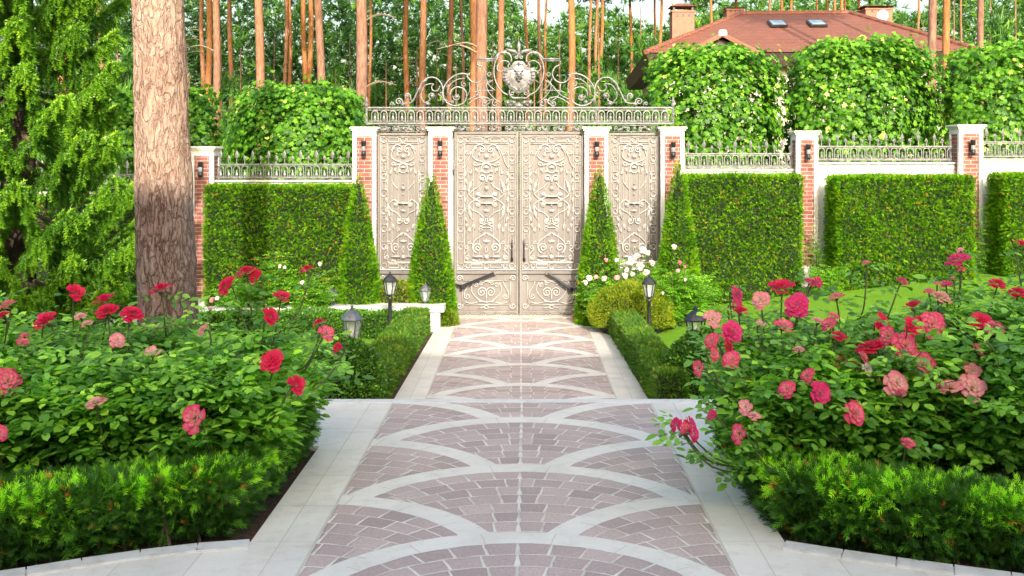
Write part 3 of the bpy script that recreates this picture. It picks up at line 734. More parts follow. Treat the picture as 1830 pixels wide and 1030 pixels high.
def upper(cx, parent, side=False):
    d = Draw(cx, .86 if side else 1, c4)
    d.spiral(42, 258, 30, 140, -1, 1.4, [(30, 222), (70, 211), (112, 232), (130, 262)], .012)
    d.boss(112, 248, 26, 15, 0, -45, .035); d.boss(130, 262, 16, 11, 4)
    d.line([(118, 262), (135, 320), (95, 358), (35, 378), (-30, 398), (-90, 412)], .011)
    d.spiral(112, 400, 24, 230, 1, 1.3, [(70, 405)], .010)
    if not side:
        d.line([(135, 268), (165, 330), (180, 380), (205, 425)], .010); d.spiral(192, 285, 18, 250, -1, 1.2, [(160, 300), (142, 275)], .009); d.spiral(212, 430, 10, 150, 1, 1)
    d.line([(0, 385), (45, 420), (42, 462), (18, 480), (0, 486)], .011)
    d.spiral(48, 470, 15, 160, 1, 1.1, (), .009)
    d.boss(0, 325, 30, 30, 6, 90, .04); d.boss(0, 430, 17, 34, 5, 90, .035)
    d.done('scrollwork', MAT['gateiron'], parent)
    d = Draw(cx, .86 if side else 1, c4)
    if not side:
        d.spiral(42, 535, 32, 180, 1, 1.3, [(4, 560), (0, 572)], .012); d.boss(42, 545, 30, 24, 5, 20, .035)
        d.line([(38, 578), (80, 622), (128, 650), (165, 690)], .010)
    d.boss(0, 632, 28, 26, 6, 90, .04)
    for k, y0 in ((1, 0), (-1, 1)):
        f = (lambda y: y) if k == 1 else (lambda y: 1485 - y)
        if side and k == 1: continue
        d.line([(130, f(545)), (158, f(590)), (176, f(650)), (160, f(700)), (118, f(735)), (80, f(742))], .013, taper=True)
        d.boss(160, f(610), 16, 42, 0, 12 * k, .04); d.boss(172, f(655), 13, 26, 0, -8 * k, .035)
        d.spiral(84, f(698), 32, -90 * k, 1 * k, 1.3, [(96, f(738))], .012); d.boss(82, f(696), 26, 26, 5, 30, .045)
        d.line([(-55, f(709)), (55, f(709))], .021, False, False, .05, sides=8)
    d.done('scrollwork', MAT['gateiron'], parent)
    d = Draw(cx, .86 if side else 1, c4)
    d.boss(0, 850, 20, 36, 5, 90, .035)
    d.line([(165, 800), (140, 840), (85, 865), (52, 890), (20, 925)], .010)
    d.spiral(45, 945, 38, 150, -1, 1.3, [(0, 925)], .012); d.boss(46, 945, 32, 30, 6, 10, .04)
    d.line([(130, 560), (100, 600), (60, 640)] if side else [(60, 990), (40, 1010), (0, 1015)], .010)
    d.done('scrollwork', MAT['gateiron'], parent)
    d = Draw(cx, .86 if side else 1, c5)
    d.spiral(55, 60, 24, 60, 1, 1.2, [(60, 25), (0, 0)] if not side else (), .010)
    d.line([(0, 92), (60, 130), (118, 175), (142, 225), (132, 275), (95, 303)], .012)
    d.spiral(88, 245, 50, -60, -1, 1.7, [(132, 275)], .012)
    d.spiral(168, 190, 20, 200, -1, 1.2, [(140, 225)], .009); d.spiral(196, 245, 20, 60, 1, 1.1, [(190, 222)], .009)
    d.line([(178, 262), (215, 300), (226, 330)], .010); d.spiral(194, 340, 28, 20, 1, 1.4, (), .011)
    d.line([(38, 335), (138, 335)], .019, False, True, .05, sides=8)
    d.boss(0, 342, 34, 32, 7, 90, .05); d.boss(118, 378, 38, 11, 0, 12, .03); d.boss(0, 180, 22, 44, 5, 90, .035)
    d.spiral(20, 110, 14, 90, 1, 1, (), .009); d.line([(0, 230), (14, 265), (0, 300)], .009)
    d.done('scrollwork', MAT['gateiron'], parent)
    d = Draw(cx, .80 if side else 1, c4)
    for k, (a, y, r_) in enumerate(((205, 500, 15), (200, 560, 13), (212, 640, 15), (208, 740, 14), (212, 850, 15), (200, 930, 15), (150, 480, 13), (120, 1000, 18), (165, 1040, 15), (195, 990, 13), (70, 310, 13), (95, 455, 13))):
        d.spiral(a, y, r_, 90 if k % 2 else -90, 1 if k % 3 else -1, 1.2, [(a - 8, y + (32 if k % 2 else -32))], .009)
        if k % 2: d.boss(a + 4, y - 4, 9, 7, 4, 20, .03)
    for y in (590, 690, 800, 905): d.boss(0, y, 10, 10, 4, 45, .03)
    d.done('tendrils', MAT['gateiron'], parent)
def lower(cx, parent, k=1.0):
    d = Draw(cx, k, c5)
    for a in (272,):
        d.spiral(a, 558, 33, 200, 1, 1.4, (), .012); d.spiral(a, 838, 33, 160, -1, 1.4, (), .012)
    d.line([(-235, 580), (235, 580)], .008, False, False); d.line([(-225, 826), (225, 826)], .008, False, False); d.line([(245, 600), (245, 800)], .008, False)
    d.spiral(46, 700, 46, 100, 1, 1.5, [(12, 670), (0, 700), (0, 780)], .012)
    d.line([(0, 800), (55, 790), (118, 740), (150, 690), (150, 640), (128, 600)], .012); d.spiral(104, 620, 26, 30, 1, 1.4, (), .011)
    d.spiral(196, 742, 30, 20, 1, 1.4, [(226, 700), (190, 640), (170, 590)], .011)
    d.line([(75, 585), (40, 600), (0, 590)], .010); d.spiral(60, 612, 20, 120, -1, 1.2, (), .009)
    d.line([(0, 832), (24, 850), (0, 868), (-24, 850), (0, 832)], .010, True, False); d.line([(26, 850), (80, 862)], .009)
    d.boss(0, 800, 18, 14, 5, 90, .03); d.spiral(60, 790, 14, 60, 1, 1.1, (), .008); d.line([(90, 800), (150, 815), (215, 800)], .009)
    d.done('scrollwork', MAT['gateiron'], parent)
def borders(x0, x1, parent):
    """bands of little rectangles and rings round the tall upper panel"""
    b = MB(); cx = (x0 + x1) / 2; e = 5; wv = 13
    def ln(p, r=.008): b.tube([G(*q, .024) for q in p], r, 4)
    L, Rr, T, Bt = x0 + e, x1 - e, 244, 482
    for a, c, d_, f in ((L, Rr, T, Bt), (L + wv, Rr - wv, T + wv, Bt - wv)):
        ln([(a, d_), (c, d_)]); ln([(c, d_), (c, f)]); ln([(c, f), (a, f)]); ln([(a, f), (a, d_)])
    def ring(x, y, r):
        p = [G(x + r * math.cos(k * math.pi / 5), y + r * math.sin(k * math.pi / 5), .026) for k in range(11)]; b.tube(p, .009, 4, False)
        b.tube([G(x - r * 1.15, y, .02), G(x, y - r * 1.15, .02), G(x + r * 1.15, y, .02), G(x, y + r * 1.15, .02), G(x - r * 1.15, y, .02)], .006, 3)
    for x in (L + wv / 2, Rr - wv / 2):
        ring(x, T + wv / 2, 4.8); ring(x, Bt - wv / 2, 4.8)
        y = 284.6
        for k in range(6):
            yy = 284.6 + k * 31.4
            if yy < Bt - wv - 4: ring(x, yy, 4.2)
            ya, yb = yy - 22.5, yy - 8.5
            if yb < Bt - wv:
                for s_ in (-3.4, 3.4): ln([(x + s_, ya), (x + s_, yb)], .007)
                ln([(x - 3.4, ya), (x + 3.4, ya)], .007); ln([(x - 3.4, yb), (x + 3.4, yb)], .007)
    wdt = x1 - x0
    for y in (T + wv / 2, Bt - wv / 2):
        ring(cx, y, 4.8)
        if wdt > 100: ring(L + 19, y, 3.8); ring(Rr - 19, y, 3.8)
        for s_ in (-1, 1):
            xa, xb = cx + s_ * 7.5, cx + s_ * (wdt / 2 - e - (25 if wdt > 100 else 15))
            for q in (-3.4, 3.4): ln([(xa, y + q), (xb, y + q)], .007)
            ln([(xa, y - 3.4), (xa, y + 3.4)], .007); ln([(xb, y - 3.4), (xb, y + 3.4)], .007)
    b.build('border_band', MAT['gateiron'], parent)
    b = MB()
    n_ = (11, 22)
    for a in n_:
        for s_ in (-1, 1):
            xx = cx + s_ * (a + (1 if wdt > 100 else -2))
            b.tube([G(xx, 298 if a > 15 else 305, .016), G(xx, 466, .016)], .007, 4)
    if wdt > 100:
        for s_ in (-1, 1): b.tube([G(cx + s_ * 33, 298, .016), G(cx + s_ * 33, 466, .016)], .007, 4)
    b.build('upright_bars', MAT['gateiron'], parent)
def panel(x0, x1, ytop, ybot, parent):
    a, _, zt = G(x0, ytop); b_, _, zb = G(x1, ybot); cx = (a + b_) / 2
    MB().box((cx, GD + .01, (zt + zb) / 2), (b_ - a - .01, .02, zt - zb - .01)).build('sheet_panel', MAT['gatepanel'], parent)
    f = MB(); w_ = .038
    f.box((a + w_ / 2, GD - .005, (zt + zb) / 2), (w_, .055, zt - zb)); f.box((b_ - w_ / 2, GD - .005, (zt + zb) / 2), (w_, .055, zt - zb))
    f.box((cx, GD - .006, zt - w_ / 2), (b_ - a - .078, .052, w_)); f.box((cx, GD - .006, zb + w_ / 2), (b_ - a - .078, .052, w_))
    z = P(0, 487, 19.4).z
    f.box((cx, GD - .020, z), (b_ - a - .078, .06, .05), bev=.01); z = P(0, 557, 19.4).z
    f.box((cx, GD - .015, z), (b_ - a - .078, .05, .05), bev=.01)
    f.build('frame', MAT['gatepanel'], parent)
    # small fret along the foot
    q = MB(); n = max(3, round((x1 - x0) / 14))
    for i in range(n):
        x = x0 + 4 + (i + .5) * (x1 - x0 - 8) / n; hw = (x1 - x0 - 8) / n / 2 - .6
        if i % 2: q.tube([G(x + 2.6 * math.cos(k * math.pi / 4), 563.3 + 2.6 * math.sin(k * math.pi / 4), .02) for k in range(9)], .008, 4, False)
        else: q.tube([G(x - hw - 2.5, 561, .02), G(x + hw + 2.5, 561, .02), G(x + hw + 2.5, 565.6, .02), G(x - hw - 2.5, 565.6, .02), G(x - hw - 2.5, 561, .02)], .007, 4)
    q.build('foot_fret', MAT['gateiron'], parent)
for (x0, x1, hx, lab) in ((812, 926.5, 915, 'left leaf of the ornate champagne metal double gate'), (928.5, 1043, 936.5, 'right leaf of the ornate champagne metal double gate')):
    a = P(x0, 568, 19.4)
    t = thing('gate_leaf', lab, 'gate', (P((x0 + x1) / 2, 568, 19.4).x, GD, .05), 'leaves of the double gate')
    panel(x0, x1, 236, 569, t); borders(x0, x1, t); upper((x0 + x1) / 2, t); lower((x0 + x1) / 2, t)
    q = MB(); hxx = P(hx, 0, 19.4).x; z0, z1 = P(0, 464, 19.4).z, P(0, 429, 19.4).z
    q.tube([(hxx, GD - .03, z1), (hxx, GD - .09, z1 - .01), (hxx, GD - .10, z1 - .05), (hxx, GD - .10, z0 + .05), (hxx, GD - .09, z0 + .01), (hxx, GD - .03, z0)], .013, 8)
    q.lathe([(.02, -.03), (.026, -.02), (.026, .02), (.02, .03)], (hxx, GD - .04, z0), 8); q.build('pull_handle', MAT['black'], t)
    for yy in (300, 500):
        MB().lathe([(.02, -.05), (.022, -.045), (.022, .045), (.02, .05)], (P(x0 if x0 < 900 else x1, 0, 19.4).x, GD - .035, P(0, yy, 19.4).z), 8).build('hinge', MAT['gatepanel'], t)
for (x0, x1, lab) in ((675, 766, 'narrow fixed ornamental panel left of the double gate'), (1088, 1179, 'narrow fixed ornamental panel right of the double gate')):
    t = thing('gate_side_panel', lab, 'gate panel', (P((x0 + x1) / 2, 568, 19.4).x, GD, .05), 'fixed side panels of the gates')
    panel(x0, x1, 238, 569, t); borders(x0, x1, t); upper((x0 + x1) / 2, t, True); lower((x0 + x1) / 2, t, .78)
# folding opener arms
for pts, lab in (([(883, 487), (826, 511), (806, 505)], 'dark folding gate opener arm on the left gate leaf'), ([(979, 487), (1020, 516), (1045, 505)], 'dark folding gate opener arm on the right gate leaf')):
    p = [Vector(G(*q, .13)) for q in pts]; t = thing('gate_opener', lab, 'gate opener', p[1], 'folding gate opener arms')
    q = MB()
    for a, b_ in ((p[0], p[1]),): q.tube([a, b_], [.024, .034], 6)
    q.build('arm', MAT['lampiron'], t); MB().tube([p[1] + Vector((0, .02, 0)), p[2] + Vector((0, .02, 0))], .026, 6).build('arm', MAT['lampiron'], t)
    MB().lathe([(.03, -.05), (.04, -.045), (.04, .03), (.03, .035)], tuple(p[1]), 8).build('joint', MAT['black'], t)
    MB().box((p[0].x, GD - .07, p[0].z), (.07, .12, .06)).build('bracket', MAT['gatepanel'], t)
p = P(1027, 566, 18.95)
o = MB().lathe([(.005, -.055), (.035, -.045), (.053, -.015), (.055, .01), (.042, .04), (.015, .053), (.004, .055)], (p.x, 18.95, .09), 12).build('red_light', MAT['red'], None, True, origin=(p.x, 18.95, .09))
tag(o, 'small red ball by the right foot of the gate', 'signal light')

# overthrow with crest
t = thing('gate_overthrow', 'silver wrought iron overthrow with lion mask crest above the gates', 'iron crest', (P(929, 0, 19.4).x, GD, 3.6))
OV = t
def bar(x0, x1, y0, y1, nm, dep=.035):
    a, _, z0 = G(x0, y0); b_, _, z1 = G(x1, y1)
    return MB().box(((a + b_) / 2, GD - .03, (z0 + z1) / 2), (b_ - a, dep, z0 - z1)).build(nm, MAT['iron'], t)
bar(657, 1201, 191.5, 194.0, 'rail', .045); bar(659, 1199, 196.5, 197.8, 'rail', .025); bar(657, 1201, 219.5, 222.3, 'rail', .045); bar(659, 1199, 216.2, 217.4, 'rail', .025)
for x in (655.5, 790, 1065, 1202.5):
    q = MB(); pts = []
    base = G(x, 223)
    for k in range(2):
        q.tube([G(x + .9 * math.cos(i * .8 + k * math.pi), 223 - i * 1.05, .03 + .012 * math.sin(i * .8 + k * math.pi)) for i in range(30 if x in (655.5, 1202.5) else 26)], .018, 5)
    if x in (655.5, 1202.5): q.lathe([(.02, 0), (.04, .03), (.04, .05), (.02, .08), (.03, .11), (.005, .2)], (base[0], GD - .03, P(0, 192, 19.4).z), 8)
    q.build('twisted_post', MAT['iron'], t)
hp = None; NH = 33; x0h, x1h = 662, 1196; pitch = (x1h - x0h) / NH
for i in range(NH):
    x = x0h + (i + .5) * pitch
    if hp is None:
        q = MB(); rr = pitch * .36
        pts = [G(x - rr, 218)] + [G(x - rr * math.cos(k * math.pi / 8), 198.5 + rr - rr * math.sin(k * math.pi / 8)) for k in range(9)] + [G(x + rr, 218)]
        q.tube(pts, .011, 5); bx, _, bz = G(x, 217.5)
        q.lathe([(.014, 0), (.026, .03), (.030, .06), (.018, .1), (.012, .115), (.022, .13), (.022, .15), (.005, .165)], (bx, GD - .03, bz), 7)
        hp = q.build('hoop', MAT['iron'], t); x_first = x
    else:
        o = hp.copy(); link(o, t); o.location = ((x - x_first) / 94.33, 0, 0)
def strip(x0, x1):
    q = MB(); cx = (x0 + x1) / 2
    for yy in (224.6, 235.4): q.tube([G(x0, yy), G(x1, yy)], .010, 4)
    for xx in (x0, x1): q.tube([G(xx, 224), G(xx, 236)], .012, 4)
    dd = Draw(cx, 1); dd.b = q; hw = (x1 - x0) / 2; k = max(1, round(hw / 28))
    for i in range(k):
        a0 = (i + .5) * hw / k; w_ = hw / k / 2
        dd.spiral(a0 - w_ * .45, 231, 3.6, 120, -1, 1.2, [(a0, 229), (a0 + w_ * .3, 232)], .011)
        dd.spiral(a0 + w_ * .55, 229.5, 3.6, -60, -1, 1.2, (), .011)
        dd.boss(a0 - w_ * .1, 228, 5, 3, 4, 20, .03); dd.boss(a0 + w_ * .25, 232, 6, 2.6, 0, -20, .03)
    dd.boss(0, 230, 4.5, 5, 6, 0, .04)
    q.build('scroll_frieze', MAT['iron'], t, True)
strip(679, 763); strip(815, 1041); strip(1092, 1175)
CX = 927.3
d = Draw(CX, 1, c3)
d.line([(145, 129), (265, 129)], .020, False, off=.03); d.line([(150, 141), (265, 141)], .010, False)
d.line([(265, 141), (265, 165), (236, 178), (216, 212), (222, 250), (255, 278), (300, 275), (330, 240), (322, 232)], .016)
d.line([(315, 232), (365, 222), (425, 243), (473, 295), (488, 355), (462, 408), (405, 428), (352, 408), (335, 362), (352, 322), (398, 308), (432, 330), (440, 365)], .017)
d.spiral(398, 372, 26, 20, 1, 1.2, (), .013); d.boss(398, 372, 24, 24, 6, 0, .05)
d.line([(345, 252), (400, 262), (445, 300), (462, 350)], .012); d.spiral(352, 290, 20, 60, 1, 1.1, (), .011); d.line([(340, 380), (315, 330), (318, 280)], .011)
d.line([(488, 420), (486, 330), (502, 278), (542, 248), (592, 254), (630, 298), (658, 355), (690, 408), (760, 412)], .017)
d.boss(608, 272, 26, 10, 0, -40, .035); d.boss(640, 322, 22, 9, 0, -60, .035)
d.line([(505, 300), (520, 330), (550, 332), (560, 305), (545, 290), (590, 292), (618, 325), (628, 372), (602, 410)], .012)
d.spiral(556, 366, 24, -60, -1, 1.3, [(580, 400), (620, 412)], .013); d.boss(555, 366, 20, 20, 6, 0, .05)
d.spiral(715, 368, 22, 200, 1, 1.3, [(690, 395), (672, 388)], .013); d.boss(715, 368, 18, 18, 6, 0, .045)
d.spiral(770, 402, 24, 180, 1, 1.4, [(742, 415)], .015); d.spiral(815, 416, 13, 180, 1, 1.2, [(795, 425)], .012)
d.boss(430, 405, 20, 18, 5, 30, .05); d.boss(745, 420, 20, 12, 5, 0, .04); d.boss(585, 415, 22, 14, 5, 0, .04); d.boss(470, 395, 16, 14, 5, 0, .04)
d.spiral(500, 350, 16, 0, 1, 1.1, (), .010); d.spiral(455, 300, 10, 0, 1, 1.0, (), .009)
d.done('scrollwork', MAT['iron'], t)
d = Draw(CX, 1, c3)
d.line([(130, 112), (152, 150), (160, 215), (146, 280), (110, 335), (70, 360)], .016)
d.spiral(52, 176, 20, 60, 1, 1.0, (), .012); d.line([(52, 150), (48, 128), (60, 98), (98, 84), (132, 98), (158, 128)], .018)
d.boss(100, 92, 30, 11, 5, -12, .04); d.boss(140, 112, 24, 9, 0, -42, .035)
d.line([(58, 165), (70, 145), (100, 140), (128, 158), (140, 190), (118, 208), (96, 198), (98, 180)], .012)
d.line([(190, 212), (202, 226), (190, 240), (178, 226), (190, 212)], .010)
d.line([(165, 262), (215, 300), (268, 358), (330, 392)], .012); d.line([(150, 332), (190, 298), (214, 250)], .011)
d.line([(268, 285), (262, 340), (240, 378), (205, 400)], .011); d.line([(165, 330), (205, 330), (250, 330), (300, 345)], .010)
d.line([(118, 410), (160, 380), (200, 330), (205, 285), (180, 262)], .011)
d.spiral(222, 414, 19, 200, -1, 1.3, [(185, 405), (200, 378), (250, 374), (300, 398), (330, 425)], .014)
d.spiral(150, 412, 22, 60, 1, 1.2, [(170, 388), (205, 400), (225, 428)], .012)
d.spiral(46, 338, 20, 240, -1, 1.3, [(28, 325)], .012)
d.line([(-62, 352), (-40, 379), (52, 379), (76, 350)], .022, False, False)
for a, y, rx, ry, an in ((0, 428, 26, 34, 0), (34, 408, 30, 16, 25), (72, 408, 22, 22, 0), (0, 462, 13, 18, 0), (55, 425, 20, 12, -20)): d.boss(a, y, rx, ry, 5, an + 90 if a == 0 else an, .06)
d.done('scrollwork', MAT['iron'], t)
# finial
d = Draw(CX, 1, c3)
d.spiral(17, 116, 13, 120, -1, 1.3, [(4, 98), (3, 86)], .014)
x, _, z = G(CX, c3(0, 90)[1])
d.b.lathe([(.012, 0), (.03, .03), (.02, .06), (.045, .12), (.03, .17), (.004, .24)], (x, GD - .03, z), 8)
for m in (1, -1):
    a = [G(CX + m * u / 3.588, 70 + v / 3.588, .03) for u, v in ((8, 96), (30, 80), (60, 74), (84, 62))]
    d.b.tube(smooth_pts(a, 4), [.012, .02, .03, .036, .038, .04, .038, .036, .032, .028, .02, .012, .005], 6)
d.done('finial', MAT['iron'], t)
# cartouche plate
half = [(0, 140), (26, 143), (42, 158), (52, 182), (72, 186), (92, 182), (100, 205), (108, 235), (104, 262), (88, 285), (70, 300), (60, 322), (36, 332), (20, 345), (0, 352)]
ol = half + [(-a, y) for a, y in half[-2:0:-1]]
cy_, q = 245, MB(); n = len(ol); rings = []
for f, off in ((1, .02), (.985, .06), (.8, .085), (.72, .075), (.45, .09), (.05, .10)):
    rings.append([G(CX + a * f / 3.588, 70 + (cy_ + (y - cy_) * f) / 3.588, off) for a, y in ol])
vs = [p for r_ in rings for p in r_]
fs = [(i * n + k, i * n + (k + 1) % n, (i + 1) * n + (k + 1) % n, (i + 1) * n + k) for i in range(len(rings) - 1) for k in range(n)] + [tuple(range(n))[::-1], tuple((len(rings) - 1) * n + k for k in range(n))]
q.add(vs, fs)
dd = Draw(CX, 1, c3); dd.b = q
for k, (a, y) in enumerate(((84, 212), (88, 232), (88, 252), (80, 270), (66, 288))): dd.boss(a, y, 17, 5, 0, -12 * (k - 1), .035, off=.075)
dd.boss(0, 320, 16, 12, 5, 90, .03, off=.09); dd.boss(0, 165, 20, 10, 5, 90, .03, off=.08)
q.build('cartouche', MAT['iron'], t, False)
q = MB(); dd = Draw(CX, 1, c3); dd.b = q
dd.boss(0, 235, 36, 38, 9, 0, .05, off=.10); dd.boss(0, 225, 22, 22, 0, 0, .06, off=.11, mirror=False)
dd.boss(10, 222, 6, 5, 0, 0, .025, off=.155); dd.boss(0, 240, 9, 12, 0, 0, .045, off=.15); dd.boss(14, 250, 9, 7, 0, 0, .03, off=.14)
dd.boss(0, 268, 10, 12, 3, 90, .04, off=.13); dd.boss(24, 205, 8, 7, 0, 0, .03, off=.13)
lm = q.build('lion_mask', MAT['iron'], t, True)
q = MB(); dd = Draw(CX, 1, c3); dd.b = q; dd.line([(-15, 246), (-8, 256), (0, 254), (8, 256), (15, 246)], .012, True, False, .175)
dd.boss(10, 226, 3.2, 2.4, 0, 0, .008, off=.178)
q.build('mouth_and_eyes', MAT['black'], lm, origin=(0, 0, 0)).location = -Vector(wloc(lm))
# ------------------------------------------------------------------ house behind the viewpoint (casts the shade the garden lies in)
b_ = thing('house', 'pale two storey house standing behind the viewpoint', 'house', (0, -12, 0))
q = MB(); q.box((0, -16, 6.15), (46, 8, 12.3)); q.build('wall', MAT['stucco'], b_)
q = MB(); q.add([(-23.5, -11.6, 12.28), (23.5, -11.6, 12.28), (23.5, -20.4, 12.28), (-23.5, -20.4, 12.28), (-21, -16, 14.0), (21, -16, 14.0)], [(0, 1, 5, 4), (1, 2, 5), (2, 3, 4, 5), (3, 0, 4), (3, 2, 1, 0)])
q.build('roof', MAT['tile'], b_)
for i in range(8):
    x = -19.5 + i * 5.5
    for z in (2.0, 6.2):
        f = MB().box((x, -11.97, z), (1.5, .1, 1.8)).build('window', MAT['white'], b_)
        MB().box((x, -11.93, z), (1.3, .08, 1.6)).build('pane', MAT['window'], f)

# ------------------------------------------------------------------ house beyond the wall
HY = R(-2.6)
ho = thing('house', 'cream house with red tiled hip roof and skylights beyond the wall', 'house', (9.6, 39.6, 0))
def H(u, v, z): return (4.1 + u * math.cos(HY) - v * math.sin(HY), 33.6 + u * math.sin(HY) + v * math.cos(HY), z)
LX, LYD, ZE, ZR = 10.8, 12.0, 6.5, 8.60
ov = 0
def quad(mb, pts): mb.add(pts, [tuple(range(len(pts)))])
q = MB()
R1, R2 = (4.1, 6.0), (8.2, 6.0)
e = [(0, 0), (LX, 0), (LX, LYD), (0, LYD)]
top = [H(*R1, ZR), H(*R2, ZR)]
E = [H(u, v, ZE) for u, v in e]
q.add(E + top, [(0, 1, 5, 4), (1, 2, 5), (2, 3, 4, 5), (3, 0, 4)])
roof = q.build('roof', MAT['tile'], ho)
q = MB(); q.add([H(u, v, ZE - .03) for u, v in e] + [H(u, v, ZE - .42) for u, v in ((.16, .16), (LX - .16, .16), (LX - .16, LYD - .16), (.16, LYD - .16))], [(1, 0, 4, 5), (2, 1, 5, 6), (3, 2, 6, 7), (0, 3, 7, 4), (4, 7, 6, 5), (0, 1, 2, 3)])
q.build('eaves', MAT['darkwood'], ho)
q = MB(); w0 = .75
q.add([H(u, v, z) for z in (-.1, ZE - .2) for u, v in ((w0, w0), (LX - w0, w0), (LX - w0, LYD - w0), (w0, LYD - w0))], [(0, 1, 5, 4), (1, 2, 6, 5), (2, 3, 7, 6), (3, 0, 4, 7)])
q.build('wall', MAT['stucco'], ho)
# ridge and hip caps
q = MB()
for a, c in ((E[0], top[0]), (E[1], top[1]), (top[0], top[1])): q.tube([Vector(a) + Vector((0, -.02, .02)), Vector(c) + Vector((0, -.02, .02))], .09, 8)
q.build('ridge_tiles', MAT['tile'], roof)
# small front gable
q = MB(); gx, gw, gz0 = 2.45, 1.15, ZE + .02; gzt = 7.12
A, B_, T_ = H(gx - gw, -.25, gz0), H(gx + gw, -.25, gz0), H(gx, -.25, gzt); Ab, Bb, Tb = H(gx - gw, 1.0, gz0), H(gx + gw, 1.0, gz0), H(gx, 2.6, gzt)
q.add([A, T_, Tb, Ab, B_, Bb], [(0, 1, 2, 3), (4, 5, 2, 1)]); gr = q.build('gable_roof', MAT['tile'], ho)
q = MB(); q.tube([Vector(A) + Vector((0, -.03, -.07)), Vector(T_) + Vector((0, -.03, -.07)), Vector(B_) + Vector((0, -.03, -.07))], .085, 4); q.build('bargeboard', MAT['chimney'], gr)
MB().box((T_[0], T_[1] - .05, T_[2] - .02), (.26, .12, .2), bev=.05).build('ridge_end', MAT['cap'], gr)
q = MB(); q.add([H(gx - gw + .2, -.05, gz0), H(gx + gw - .2, -.05, gz0), H(gx, -.05, gzt - .2)], [(0, 1, 2)]); q.build('gable_wall', MAT['darkwood'], ho)
def chimney(px0, px1, py0, py1, D, dish=False):
    a, c = P(px0, py0, D), P(px1, py1, D); cx = (a.x + c.x) / 2; wd = c.x - a.x; h = a.z - c.z
    q = MB(); q.box((cx, D, c.z + h * .40), (wd, wd * .9, h * .82)).box((cx, D, c.z + h * .83), (wd + .07, wd * .9 + .07, .06)); s = q.build('chimney', MAT['chimney'], ho)
    q = MB()
    for i in (-1, 0, 1): q.box((cx + i * wd * .26, D - wd * .45, c.z + h * .75), (.07, .02, .10))
    for i in (-1, 1):
        for j in (-1, 1): q.box((cx + i * wd * .42, D + j * wd * .38, c.z + h * .90), (.07, .07, .16))
    q.build('vents', MAT['black'], s)
    q = MB(); z = c.z + h * .93
    q.add([(cx - wd * .6, D - wd * .55, z), (cx + wd * .6, D - wd * .55, z), (cx + wd * .6, D + wd * .55, z), (cx - wd * .6, D + wd * .55, z), (cx - wd * .2, D, z + h * .09), (cx + wd * .2, D, z + h * .09)], [(0, 1, 5, 4), (1, 2, 5), (2, 3, 4, 5), (3, 0, 4), (3, 2, 1, 0)])
    q.build('chimney_cap', MAT['tile'], s)
chimney(1199, 1238, 8, 95, 36.5); chimney(1296, 1326, 14, 45, 42); chimney(1540, 1587, 11, 60, 40)
dp = P(1577, 28, 38.9); q = MB(); q.lathe([(.01, 0), (.12, .012), (.21, .05), (.215, .055), (.2, .05), (.01, .012)], (0, 0, 0), 18)
ds = q.build('satellite_dish', MAT['white'], None, True, origin=(0, 0, 0)); ds.parent = ho; ds.location = dp - Vector(ho.location); ds.rotation_euler = (R(100), 0, R(-15))
for x0, x1 in ((1375, 1403), (1444, 1474)):
    # skylights lie in the roof plane
    cxp = (x0 + x1) / 2; v = 3.9; z = ZE + (ZR - ZE) * v / 6.0
    u_ = 5.0
    for _ in range(6):
        hp_ = H(u_, v, z); u_ += (cxp - 931) * hp_[1] / 1830 - hp_[0]
    X, D, _z = H(u_, v, z); sl_ = math.atan2(ZR - ZE, 6.0)
    f = MB(); f.box((0, 0, 0), (.60, .85, .08), bev=.02); s = f.build('skylight', MAT['black'], None, origin=(0, 0, 0)); s.parent = ho; s.location = Vector((X, D - .03, z + .07)) - Vector(ho.location); s.rotation_euler = (sl_, 0, HY)
    g_ = MB().box((0, 0, .045), (.48, .70, .02)).build('skylight_pane', MAT['window'], None, origin=(0, 0, 0)); g_.parent = s
for px, py, D in ((1128, 205, 42), (1146, 200, 38), (1415, 185, 34.3), (1470, 190, 34.3)):
    p = P(px, py, D)
    if D < 35: f = MB().box((p.x, 34.30, p.z), (.9, .12, 1.3)).build('window', MAT['white'], ho); MB().box((p.x, 34.25, p.z), (.75, .08, 1.15)).build('pane', MAT['window'], f)
    else:
        x = H(w0, D - 33.6, 0)[0]
        f = MB().box((x - .01, D, p.z), (.12, 1.0, 1.5)).build('window', MAT['white'], ho); MB().box((x - .06, D, p.z), (.08, .84, 1.34)).build('pane', MAT['window'], f)

